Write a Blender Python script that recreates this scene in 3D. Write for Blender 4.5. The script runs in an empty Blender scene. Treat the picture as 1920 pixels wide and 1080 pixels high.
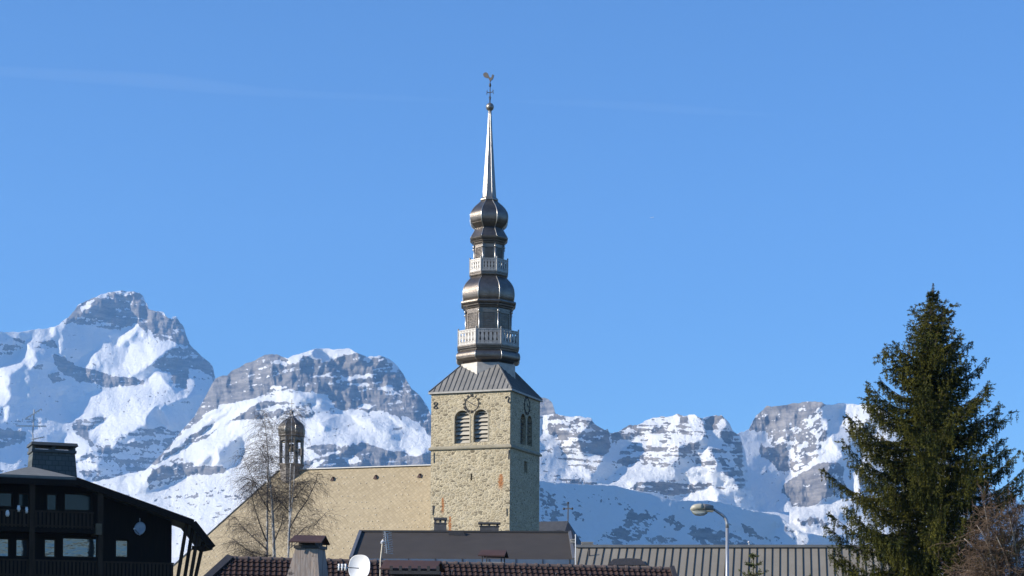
import bpy, math, random
import numpy as np
from mathutils import Vector, Matrix
from mathutils.geometry import tessellate_polygon
sc = bpy.context.scene
col = sc.collection
random.seed(7)
rad = math.radians
# ---------------------------------------------------------------- camera, sky, sun, exposure
FPX, H0, ROLL, EYE = 3400.0, 1220.0, rad(0.42), 1.6
cam = bpy.data.objects.new('camera', bpy.data.cameras.new('camera')); col.objects.link(cam)
cR = Vector((math.cos(ROLL), 0, math.sin(ROLL))); cU = Vector((-math.sin(ROLL), 0, math.cos(ROLL))); cF = Vector((0, 1, 0))
E0 = Vector((0, 0, EYE))
m = Matrix.Identity(4)
for i in range(3):
    m[i][0] = cR[i]; m[i][1] = cU[i]; m[i][2] = -cF[i]; m[i][3] = E0[i]
cam.matrix_world = m
cam.data.sensor_width = 36; cam.data.lens = 36 * FPX / 1920
cam.data.shift_y = (H0 - 540) / 1920
cam.data.clip_start = 0.5; cam.data.clip_end = 90000
sc.camera = cam
SUN_AZ, SUN_EL = 73, 23            # degrees left of the camera's back, degrees up
w = bpy.data.worlds.new('World'); sc.world = w; w.use_nodes = True
nt = w.node_tree; bg = nt.nodes['Background']
sky = nt.nodes.new('ShaderNodeTexSky'); sky.sky_type = 'NISHITA'; sky.sun_disc = False
sky.sun_elevation = rad(SUN_EL); sky.sun_rotation = rad(180 + SUN_AZ)
sky.altitude = 1000; sky.air_density = 1.2; sky.dust_density = 0.0; sky.ozone_density = 10
nt.links.new(sky.outputs[0], bg.inputs[0]); bg.inputs[1].default_value = 0.114
LS = Vector((-math.sin(rad(SUN_AZ)) * math.cos(rad(SUN_EL)), -math.cos(rad(SUN_AZ)) * math.cos(rad(SUN_EL)), math.sin(rad(SUN_EL))))
sl = bpy.data.lights.new('sun', 'SUN'); sl.energy = 5.0; sl.angle = rad(0.53); sl.color = (1.0, 0.93, 0.82)
so = bpy.data.objects.new('sun', sl); col.objects.link(so); so.rotation_euler = LS.to_track_quat('Z', 'Y').to_euler(); so.location = (-60, -20, 60)
sc.view_settings.view_transform = 'Standard'; sc.view_settings.look = 'None'
sc.view_settings.exposure = 0.68; sc.view_settings.gamma = 1
sc.cycles.use_denoising = True; sc.cycles.max_bounces = 6; sc.cycles.volume_bounces = 1
sc.cycles.transparent_max_bounces = 8; sc.cycles.caustics_reflective = False; sc.cycles.caustics_refractive = False

# ---------------------------------------------------------------- helpers
def ray(px, py): return cR * ((px - 960) / FPX) + cU * ((H0 - py) / FPX) + cF
def P(px, py, d): return E0 + ray(px, py) * d
class Frame:
    """local frame of a building: origin on the ground, turned about z"""
    def __init__(s, loc, deg):
        s.o = Vector(loc); s.deg = deg; s.M = Matrix.Translation(s.o) @ Matrix.Rotation(rad(deg), 4, 'Z'); s.I = s.M.inverted()
        s.e = s.I @ E0
    def _r(s, px, py): return s.I.to_3x3() @ ray(px, py)
    def onY(s, px, py, y):
        r = s._r(px, py); return s.e + r * ((y - s.e.y) / r.y)
    def onX(s, px, py, x):
        r = s._r(px, py); return s.e + r * ((x - s.e.x) / r.x)
    def at(s, px, py, d): return s.I @ P(px, py, d)
class MB:
    def __init__(s): s.v = []; s.f = []
    def add(s, vs, fs):
        o = len(s.v); s.v += [tuple(p) for p in vs]; s.f += [tuple(i + o for i in q) for q in fs]
    def poly(s, *pts): s.add(pts, [tuple(range(len(pts)))])
    def hexa(s, b, t):
        """b, t: four bottom and four top corners, counter-clockwise from above"""
        s.add(list(b) + list(t), [(3, 2, 1, 0), (4, 5, 6, 7), (0, 1, 5, 4), (1, 2, 6, 5), (2, 3, 7, 6), (3, 0, 4, 7)])
    def box(s, x0, x1, y0, y1, z0, z1, M=None):
        b = [(x0, y0, z0), (x1, y0, z0), (x1, y1, z0), (x0, y1, z0)]; t = [(x, y, z1) for x, y, _ in b]
        if M: b = [M @ Vector(p) for p in b]; t = [M @ Vector(p) for p in t]
        s.hexa(b, t)
    def loft(s, rings, caps=True):
        n = len(rings[0]); vs = [p for r in rings for p in r]; fs = []
        for k in range(len(rings) - 1):
            for i in range(n):
                j = (i + 1) % n; fs.append((k * n + i, k * n + j, (k + 1) * n + j, (k + 1) * n + i))
        if caps: fs.append(tuple(range(n - 1, -1, -1))); fs.append(tuple((len(rings) - 1) * n + i for i in range(n)))
        s.add(vs, fs)
    def tube(s, pts, rs, n=6, caps=True):
        pts = [Vector(p) for p in pts]
        if not hasattr(rs, '__len__'): rs = [rs] * len(pts)
        rings = []; u = None
        for i, p in enumerate(pts):
            t = (pts[min(i + 1, len(pts) - 1)] - pts[max(i - 1, 0)])
            t = t.normalized() if t.length > 1e-9 else Vector((0, 0, 1))
            if u is None:
                u = t.cross(Vector((0, 0, 1)) if abs(t.z) < .9 else Vector((1, 0, 0)))
            u = (u - t * u.dot(t)); u = u.normalized() if u.length > 1e-6 else t.orthogonal().normalized()
            v = t.cross(u)
            rings.append([p + (u * math.cos(a) + v * math.sin(a)) * rs[i] for a in [2 * math.pi * k / n for k in range(n)]])
        s.loft(rings, caps)
    def bar(s, a, b, wx, wy=None, up=(0, 0, 1)):
        a = Vector(a); b = Vector(b); wy = wy or wx; t = (b - a).normalized(); up = Vector(up)
        if abs(t.dot(up)) > .95: up = Vector((0, 1, 0))
        u = t.cross(up).normalized(); v = u.cross(t)
        r = lambda p: [p - u * wx / 2 - v * wy / 2, p + u * wx / 2 - v * wy / 2, p + u * wx / 2 + v * wy / 2, p - u * wx / 2 + v * wy / 2]
        s.loft([r(a), r(b)])
    def ball(s, c, r, nu=14, nv=9, sz=1):
        rings = []
        for k in range(1, nv):
            a = -math.pi / 2 + math.pi * k / nv
            rings.append([(c[0] + r * math.cos(a) * math.cos(2 * math.pi * i / nu), c[1] + r * math.cos(a) * math.sin(2 * math.pi * i / nu), c[2] + r * sz * math.sin(a)) for i in range(nu)])
        s.loft(rings)
    def build(s, name, mat, parent=None, smooth=False, off=None):
        me = bpy.data.meshes.new(name)
        vs = s.v if off is None else [(x - off[0], y - off[1], z - off[2]) for x, y, z in s.v]
        me.from_pydata(vs, [], s.f); me.materials.append(mat); me.update()
        if smooth: me.polygons.foreach_set('use_smooth', [True] * len(me.polygons))
        o = bpy.data.objects.new(name, me); col.objects.link(o)
        if parent: o.parent = parent
        return o
def tag(o, label=None, cat=None, group=None, kind=None):
    for k, v in (('label', label), ('category', cat), ('group', group), ('kind', kind)):
        if v: o[k] = v
    return o
def thing(name, label, cat, loc=(0, 0, 0), deg=0, group=None):
    o = bpy.data.objects.new(name, None); col.objects.link(o); o.location = loc; o.rotation_euler.z = rad(deg); o.empty_display_size = .3
    return tag(o, label, cat, group)
def ngon(R, z, n=8, ph=22.5, c=(0, 0)):
    return [(c[0] + R * math.cos(rad(ph + 360 / n * i)), c[1] + R * math.sin(rad(ph + 360 / n * i)), z) for i in range(n)]

# ---------------------------------------------------------------- materials
def newmat(name):
    mt = bpy.data.materials.new(name); mt.use_nodes = True
    n = mt.node_tree.nodes; return mt, n, mt.node_tree.links, n['Principled BSDF']
def N(n, t, **kw):
    o = n.new('ShaderNode' + t)
    for k, v in kw.items():
        if k.startswith('i_'):
            o.inputs[int(k[2:]) if k[2:].isdigit() else k[2:].replace('_', ' ')].default_value = v
        else: setattr(o, k, v)
    return o
def c4(c): return (c[0], c[1], c[2], 1)
def mixc(n, L, fac, a, b):
    x = N(n, 'Mix', data_type='RGBA')
    for sock, val in ((0, fac), (6, a), (7, b)):
        if hasattr(val, 'is_linked') or hasattr(val, 'links'): L.new(val, x.inputs[sock])
        else: x.inputs[sock].default_value = c4(val) if sock else val
    return x.outputs[2]
def ramp(n, L, src, a, b, ca=(0, 0, 0), cb=(1, 1, 1)):
    r = N(n, 'ValToRGB'); r.color_ramp.elements[0].position = a; r.color_ramp.elements[1].position = b
    r.color_ramp.elements[0].color = c4(ca); r.color_ramp.elements[1].color = c4(cb); L.new(src, r.inputs[0]); return r.outputs[0]
def coords(n, L, scale=(1, 1, 1), rot=(0, 0, 0)):
    t = N(n, 'TexCoord'); mp = N(n, 'Mapping'); mp.inputs['Scale'].default_value = scale; mp.inputs['Rotation'].default_value = rot
    L.new(t.outputs['Object'], mp.inputs[0]); return mp.outputs[0]
def noise(n, L, vec, scale, detail=4, rough=.6):
    x = N(n, 'TexNoise'); x.inputs['Scale'].default_value = scale; x.inputs['Detail'].default_value = detail; x.inputs['Roughness'].default_value = rough
    L.new(vec, x.inputs[0]); return x.outputs[0]
def bump(n, L, bs, h, strength=.4, dist=.02):
    b = N(n, 'Bump'); b.inputs['Strength'].default_value = strength; b.inputs['Distance'].default_value = dist
    L.new(h, b.inputs['Height']); L.new(b.outputs[0], bs.inputs['Normal'])
def nm(name, a, b=None, scale=3, rough=.7, metal=0, bmp=.3, stretch=(1, 1, 1), dist=.02, lo=.3, hi=.7, spec=.5):
    """two tones mixed by noise, with a little bump"""
    mt, n, L, bs = newmat(name); b = b or tuple(x * .75 for x in a)
    v = coords(n, L, stretch); f = noise(n, L, v, scale, 5)
    L.new(mixc(n, L, ramp(n, L, f, lo, hi), a, b), bs.inputs['Base Color'])
    bs.inputs['Roughness'].default_value = rough; bs.inputs['Metallic'].default_value = metal; bs.inputs['Specular IOR Level'].default_value = spec
    if bmp: bump(n, L, bs, noise(n, L, v, scale * 6, 3), bmp, dist)
    return mt
M_dark = nm('dark_iron', (.025, .025, .028), (.045, .04, .038), 8, .6)
M_tin = nm('weathered_tin', (.32, .30, .27), (.20, .185, .165), 1.6, .38, .75, .35, (1, 1, .5), .03)
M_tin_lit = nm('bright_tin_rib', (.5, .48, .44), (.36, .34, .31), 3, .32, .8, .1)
M_rail = nm('balcony_metal', (.36, .345, .32), (.22, .21, .20), 3, .45, .45, .2)
M_lead = nm('grey_sheet_metal', (.17, .175, .18), (.11, .115, .12), 1.5, .5, .35, .15)
M_slat = nm('weathered_louvre_board', (.52, .48, .40), (.30, .27, .22), 3, .8, 0, .3, (.4, 3, 3))
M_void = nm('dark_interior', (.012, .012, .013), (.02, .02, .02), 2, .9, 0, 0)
M_anth = nm('anthracite_roofing', (.070, .061, .053), (.055, .048, .043), .8, .8, 0, .2, (1, 1, 1), spec=.12)
M_gutter = nm('blue_grey_gutter', (.14, .18, .24), (.10, .14, .20), 2, .4, .3, .1)
M_brownmetal = nm('brown_sheet_metal', (.09, .052, .044), (.065, .04, .036), 2, .65, .0, .1, spec=.2)
M_white = nm('white_paint', (.8, .8, .8), (.7, .7, .7), 3, .45, 0, 0)
M_alu = nm('bare_aluminium', (.6, .6, .6), (.5, .5, .5), 4, .4, .5, 0)
M_galv = nm('galvanised_steel', (.42, .43, .45), (.34, .35, .37), 5, .42, .6, .05)
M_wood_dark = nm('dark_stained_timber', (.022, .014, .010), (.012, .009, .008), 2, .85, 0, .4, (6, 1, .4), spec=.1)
M_wood_mid = nm('brown_timber', (.055, .037, .025), (.032, .022, .015), 2, .85, 0, .4, (4, 4, .4), spec=.1)
M_plaster = nm('pale_render', (.5, .46, .38), (.42, .38, .32), 2, .85, 0, .2)
M_concrete = nm('grey_concrete', (.3, .3, .29), (.22, .22, .21), 3, .85, 0, .3)

def stone_mat():
    mt, n, L, bs = newmat('rubble_stone')
    tc = N(n, 'TexCoord'); mp = N(n, 'Mapping'); mp.inputs['Scale'].default_value = (1.15, 1.15, 2.1); L.new(tc.outputs['Object'], mp.inputs[0])
    wv = N(n, 'TexNoise'); wv.inputs['Scale'].default_value = 2.2; wv.inputs['Detail'].default_value = 3; L.new(mp.outputs[0], wv.inputs[0])
    va = N(n, 'VectorMath', operation='SCALE'); va.inputs['Scale'].default_value = .42; L.new(wv.outputs[1], va.inputs[0])
    vb = N(n, 'VectorMath', operation='ADD'); L.new(mp.outputs[0], vb.inputs[0]); L.new(va.outputs[0], vb.inputs[1]); v = vb.outputs[0]
    cell = N(n, 'TexVoronoi'); cell.inputs['Scale'].default_value = 2.5; L.new(v, cell.inputs[0])
    edge = N(n, 'TexVoronoi', feature='DISTANCE_TO_EDGE'); edge.inputs['Scale'].default_value = 2.5; L.new(v, edge.inputs[0])
    sep = N(n, 'SeparateColor'); L.new(cell.outputs['Color'], sep.inputs[0])
    r = N(n, 'ValToRGB'); cr = r.color_ramp
    cr.elements[0].position = 0; cr.elements[0].color = (.15, .125, .085, 1); cr.elements[1].position = 1; cr.elements[1].color = (.56, .475, .32, 1)
    for p, c in ((.12, (.21, .18, .125)), (.3, (.36, .30, .20)), (.6, (.45, .38, .25)), (.85, (.38, .335, .25))):
        e = cr.elements.new(p); e.color = c4(c)
    L.new(sep.outputs[0], r.inputs[0])
    big = noise(n, L, mp.outputs[0], .45, 5); fine = noise(n, L, mp.outputs[0], 8, 6, .7)
    c1 = mixc(n, L, ramp(n, L, fine, .42, .72, (0, 0, 0), (.6, .6, .6)), r.outputs[0], (.25, .205, .135))
    mort = mixc(n, L, ramp(n, L, edge.outputs['Distance'], .02, .14), (.54, .465, .325), c1)
    spots = ramp(n, L, noise(n, L, mp.outputs[0], 4.2, 4), .62, .68)
    c2 = mixc(n, L, spots, mort, (.13, .11, .08))
    c3 = mixc(n, L, ramp(n, L, big, .48, .75, (0, 0, 0), (.55, .55, .55)), c2, (.32, .27, .18))
    # rust runs below the old iron anchors on the front wall (they stay where they are on the stone)
    sx = N(n, 'SeparateXYZ'); L.new(tc.outputs['Object'], sx.inputs[0])
    wob = noise(n, L, mp.outputs[0], 2.5, 4)
    total = None
    for (x0, hw, z1, z0) in RUST:
        a = N(n, 'Math', operation='MULTIPLY_ADD'); L.new(wob, a.inputs[0]); a.inputs[1].default_value = .5; L.new(sx.outputs[0], a.inputs[2])
        b = N(n, 'Math', operation='SUBTRACT'); L.new(a.outputs[0], b.inputs[0]); b.inputs[1].default_value = x0 + .25
        b2 = N(n, 'Math', operation='ABSOLUTE'); L.new(b.outputs[0], b2.inputs[0])
        mr = N(n, 'MapRange'); mr.inputs[1].default_value = hw; mr.inputs[2].default_value = hw * .5; L.new(b2.outputs[0], mr.inputs[0])
        t = N(n, 'MapRange'); t.inputs[1].default_value = z1; t.inputs[2].default_value = z1 - .08; L.new(sx.outputs[2], t.inputs[0])
        u = N(n, 'MapRange'); u.inputs[1].default_value = z0; u.inputs[2].default_value = z0 + .5; L.new(sx.outputs[2], u.inputs[0])
        q = N(n, 'Math', operation='MULTIPLY'); L.new(mr.outputs[0], q.inputs[0]); L.new(t.outputs[0], q.inputs[1])
        q2 = N(n, 'Math', operation='MULTIPLY'); L.new(q.outputs[0], q2.inputs[0]); L.new(u.outputs[0], q2.inputs[1])
        if total is None: total = q2.outputs[0]
        else:
            mx = N(n, 'Math', operation='MAXIMUM'); L.new(total, mx.inputs[0]); L.new(q2.outputs[0], mx.inputs[1]); total = mx.outputs[0]
    fr = N(n, 'Math', operation='LESS_THAN'); L.new(sx.outputs[1], fr.inputs[0]); fr.inputs[1].default_value = -3.3
    q = N(n, 'Math', operation='MULTIPLY'); L.new(total, q.inputs[0]); L.new(fr.outputs[0], q.inputs[1])
    q3 = N(n, 'Math', operation='MULTIPLY'); L.new(q.outputs[0], q3.inputs[0]); q3.inputs[1].default_value = .85
    L.new(mixc(n, L, q3.outputs[0], c3, (.33, .12, .035)), bs.inputs['Base Color'])
    bs.inputs['Roughness'].default_value = .92; bs.inputs['Specular IOR Level'].default_value = .2
    hs = N(n, 'Math', operation='MULTIPLY_ADD'); L.new(ramp(n, L, edge.outputs['Distance'], 0, .22), hs.inputs[0]); hs.inputs[1].default_value = .9; L.new(fine, hs.inputs[2])
    bump(n, L, bs, hs.outputs[0], .6, .05)
    return mt
RUST = [(2.72, .26, 16.0, 14.6), (-2.40, .13, 14.2, 12.7), (-1.75, .15, 12.65, 10.8)]   # x, half width, top and bottom of each rust run
HAZE = 5.6e-5
# ---------------------------------------------------------------- mountains (structure): relief solved from slope fields
RT = np.random.RandomState(3).rand(256, 256)
def vn(x, y, seed):
    x = x + seed * 17.31; y = y + seed * 29.77
    ix = np.floor(x).astype(int); iy = np.floor(y).astype(int); fx = x - ix; fy = y - iy
    fx = fx * fx * (3 - 2 * fx); fy = fy * fy * (3 - 2 * fy)
    g = lambda a, b: RT[a & 255, b & 255]
    return (g(ix, iy) * (1 - fx) + g(ix + 1, iy) * fx) * (1 - fy) + (g(ix, iy + 1) * (1 - fx) + g(ix + 1, iy + 1) * fx) * fy
def fbm(x, y, o, seed, gain=.55):
    s = 0; a = 1; t = 0
    for k in range(o): s = s + a * (vn(x, y, seed + k) - .5); t += a; a *= gain; x = x * 2.03; y = y * 2.03
    return s / t * 2
def inpoly(X, Y, pts):
    r = np.zeros(X.shape, bool); n = len(pts)
    for i in range(n):
        x1, y1 = pts[i]; x2, y2 = pts[(i + 1) % n]
        if y1 == y2: continue
        r ^= ((y1 > Y) != (y2 > Y)) & (X < (x2 - x1) * (Y - y1) / (y2 - y1) + x1)
    return r
def blur(a, k):
    for ax in (0, 1):
        p = np.pad(a, [(k, k) if i == ax else (0, 0) for i in (0, 1)], mode='edge'); c = np.cumsum(p, ax)
        z = np.zeros_like(np.take(c, [0], ax)); c = np.concatenate([z, c], ax); n = a.shape[ax]; q = 2 * k + 1
        a = (np.take(c, range(q, q + n), ax) - np.take(c, range(0, n), ax)) / q
    return a
def poisson(gx, gy, wy=.3):
    """height whose gradient is as close as possible to (gx along columns, gy along rows)"""
    h, w_ = gx.shape
    div = np.zeros((h, w_)); div[:, :-1] += gx[:, :-1]; div[:, 1:] -= gx[:, :-1]; div[:-1] += wy * gy[:-1]; div[1:] -= wy * gy[:-1]
    e = np.concatenate([div, div[:, ::-1]], 1); e = np.concatenate([e, e[::-1]], 0)
    Fq = np.fft.rfft2(e)
    ky = 2 - 2 * np.cos(2 * np.pi * np.arange(2 * h) / (2 * h)); kx = 2 - 2 * np.cos(2 * np.pi * np.arange(w_ + 1) / (2 * w_))
    den = wy * ky[:, None] + kx[None, :]; den[0, 0] = 1; Fq = -Fq / den; Fq[0, 0] = 0
    return np.fft.irfft2(Fq, s=e.shape)[:h, :w_]
#        rock  gx    gy(snow) gy(rock)
TYPES = {'L': (.05, -1.0, .85, .5), 'l': (.07, -.05, .9, .5), 'S': (.11, 1.35, .8, .5), 's': (.12, .52, .9, .5), 'R': (.86, -.25, .7, .30),
         'Q': (.80, .85, .7, .26), 'M': (.54, -.8, .9, .3), 'q': (.52, 1.1, .85, .4), 'K': (.28, -.9, .9, .45), 'D': (.74, 1.25, .7, .3), 'V': (.07, .90, 1.0, .6), 'v': (.60, .92, 1.0, .6), 'T': (.10, .72, .8, .5), 'N': (.86, -.95, .7, .28), 'U': (.80, .72, .7, .26)}
def mountain(name, label, d0, x0, x1, yb, sky, default, polys, xf, mat, seed, step=1.0, strata=(38, 5), tilt=0.0, rough=1.0, warp=7, ledge=.6):
    sx_, ox, oy = xf
    px = lambda pts: [(a / sx_ + ox, b / sx_ + oy) for a, b in pts]
    skp = np.array(sky if isinstance(sky, np.ndarray) else px(sky))
    xs = np.arange(x0, x1 + .1, step); nx = len(xs)
    ys = np.interp(xs, skp[:, 0], skp[:, 1])
    jag = fbm(xs / 9, xs * 0 + seed, 4, seed + 50) * 2.2 * rough; ys = ys + jag
    yt = ys.min() - 4; gyv = np.arange(yt, yb + step, step); X, Y = np.meshgrid(xs, gyv)
    wx = X + fbm(X / 26, Y / 22, 6, seed + 1, .78) * warp * 1.3; wy = Y + fbm(X / 26, Y / 22, 6, seed + 9, .78) * warp * 1.3
    d = TYPES[default]; rock = np.full(X.shape, d[0]); gx = np.full(X.shape, d[1]); gs = np.full(X.shape, d[2]); gr = np.full(X.shape, d[3])
    for pl in polys:
        t, pts = pl[0], pl[1]; x_ = pl[2] if len(pl) > 2 else xf
        pp = [(a / x_[0] + x_[1], b / x_[0] + x_[2]) for a, b in pts]
        k = inpoly(wx, wy, pp); q = TYPES[t]; rock[k] = q[0]; gx[k] = q[1]; gs[k] = q[2]; gr[k] = q[3]
    rock = blur(rock, 1)
    Yt = Y - tilt * (X - x0)
    band = fbm(X / strata[0], Yt / strata[1], 4, seed + 20, .6); iso = fbm(X / 7, Y / 6, 4, seed + 30, .65); med = fbm(X / 40, Y / 40, 4, seed + 40)
    fine = fbm(X / 4.5, Yt / 2.6, 3, seed + 35, .7)
    v = rock + ledge * band + .42 * iso + .34 * fine + .2 * med
    snow = 1 - np.clip((v - .38) / .24, 0, 1)
    rk = 1 - snow
    gx = blur(gx, 2)
    gx = gx + (fbm(X / 14, Y / 26, 6, seed + 60, .72) * (2.6 * rk + .9 * snow) + fbm(X / 5, Y / 16, 4, seed + 65, .7) * 1.7 * rk + fbm(X / 60, Y / 60, 3, seed + 70) * .5) * rough
    gyf = gs * snow + gr * rk + fbm(X / 36, Yt / 5, 5, seed + 80, .7) * 1.25 * rk * rough + fbm(X / 24, Y / 20, 5, seed + 90, .65) * .45 * snow
    gyf = np.clip(gyf, -.15, 3)
    D = poisson(gx * step, -gyf * step)          # rows run downwards: depth falls going down
    # sample at sheet vertices: rows from the crest down, then a coarse apron into the valley, then the far side
    nrow = int((yb - ys.min()) / step) + 1
    rows = np.arange(nrow) * step
    Yv = np.minimum(ys[None, :] + rows[:, None], yb); Xv = np.repeat(xs[None, :], nrow, 0)
    fi = np.clip((Yv - yt) / step, 0, len(gyv) - 1.001); i0 = fi.astype(int); fr = fi - i0; J = np.repeat(np.arange(nx)[None, :], nrow, 0)
    smp = lambda A: A[i0, J] * (1 - fr) + A[np.minimum(i0 + 1, len(gyv) - 1), J] * fr
    Dv = smp(D); Sv = smp(snow)
    crest = Dv[0].mean(); k = d0 / FPX
    depth = d0 + (Dv - crest) * k
    yab = np.concatenate([np.linspace(yb, 1225, 8)[1:]])
    lastD = depth[-1]
    for q, ya in enumerate(yab):
        Xv = np.vstack([Xv, xs[None]]); Yv = np.vstack([Yv, np.full((1, nx), ya)]); Sv = np.vstack([Sv, np.full((1, nx), .8)])
        depth = np.vstack([depth, (lastD - 1.9 * (ya - yb) * k)[None]])
    wx_ = (Xv - 960) / FPX * depth; wz_ = (H0 - Yv) / FPX * depth
    pts = E0[None] if False else None
    PX = cR.x * wx_ + cU.x * wz_; PY = depth; PZ = EYE + cR.z * wx_ + cU.z * wz_
    # far side of the mountain: falls away behind the crest
    bx, by, bz, bs_ = [], [], [], []
    for q, (back, drop) in enumerate(((25, 6), (90, 50), (260, 200), (600, 520), (1100, 1000), (1700, 1700))):
        f2 = fbm(xs / 40, xs * 0 + q * 3, 3, seed + 99) * back * .25
        bx.append(PX[0]); by.append(PY[0] + back + f2); bz.append(np.maximum(PZ[0] - drop, -60)); bs_.append(np.full(nx, .7))
    VX = np.vstack([np.array(bx)[::-1], PX]); VY = np.vstack([np.array(by)[::-1], PY]); VZ = np.vstack([np.array(bz)[::-1], PZ]); S = np.vstack([np.array(bs_)[::-1], Sv])
    H = VX.shape[0]; co = np.stack([VX, VY, VZ], -1).reshape(-1, 3)
    idx = np.arange(H * nx).reshape(H, nx)
    q = np.stack([idx[:-1, :-1], idx[1:, :-1], idx[1:, 1:], idx[:-1, 1:]], -1).reshape(-1, 4)
    me = bpy.data.meshes.new(name); me.vertices.add(len(co)); me.vertices.foreach_set('co', co.ravel().astype(np.float32))
    me.loops.add(q.size); me.loops.foreach_set('vertex_index', q.ravel().astype(np.int32)); me.polygons.add(len(q))
    me.polygons.foreach_set('loop_start', np.arange(0, q.size, 4, dtype=np.int32)); me.polygons.foreach_set('loop_total', np.full(len(q), 4, np.int32))
    me.update(calc_edges=True); me.validate()
    at = me.attributes.new('snow_cover', 'FLOAT', 'POINT'); at.data.foreach_set('value', S.ravel().astype(np.float32))
    me.polygons.foreach_set('use_smooth', [True] * len(me.polygons)); me.materials.append(mat)
    o = bpy.data.objects.new(name, me); col.objects.link(o); tag(o, label, 'mountain', None, 'structure')
    return o
def mountain_mat():
    mt, n, L, bs = newmat('snow_and_limestone')
    at = N(n, 'Attribute', attribute_name='snow_cover')
    v = coords(n, L); vb = coords(n, L, (1, 1, 5))
    f = noise(n, L, v, .045, 8, .75)
    a = N(n, 'Math', operation='MULTIPLY_ADD'); 
    vs = coords(n, L, (1, 1, 4)); fs = noise(n, L, vs, .022, 8, .72); mxf = N(n, 'Mix'); mxf.inputs[0].default_value = .5; L.new(f, mxf.inputs[2]); L.new(fs, mxf.inputs[3])
    L.new(mxf.outputs[0], a.inputs[0]); a.inputs[1].default_value = 1.8; a.inputs[2].default_value = -.9
    b = N(n, 'Math', operation='ADD'); L.new(a.outputs[0], b.inputs[0]); L.new(at.outputs['Fac'], b.inputs[1])
    fac = ramp(n, L, b.outputs[0], .42, .58)
    st = noise(n, L, vb, .012, 6, .7)
    rk = mixc(n, L, ramp(n, L, st, .35, .65), (.15, .14, .135), (.38, .345, .31))
    L.new(mixc(n, L, fac, rk, (.87, .86, .84)), bs.inputs['Base Color'])
    bs.inputs['Roughness'].default_value = .9; bs.inputs['Specular IOR Level'].default_value = .1
    bump(n, L, bs, f, .8, 16)
    return mt
MM = mountain_mat()
XA, XB, XC, XD = (3.375, 0, 520), (3.0, 280, 640), (3.376, 1000, 720), (3.373, 1380, 720)
XE = (4.155, 0, 820)
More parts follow.
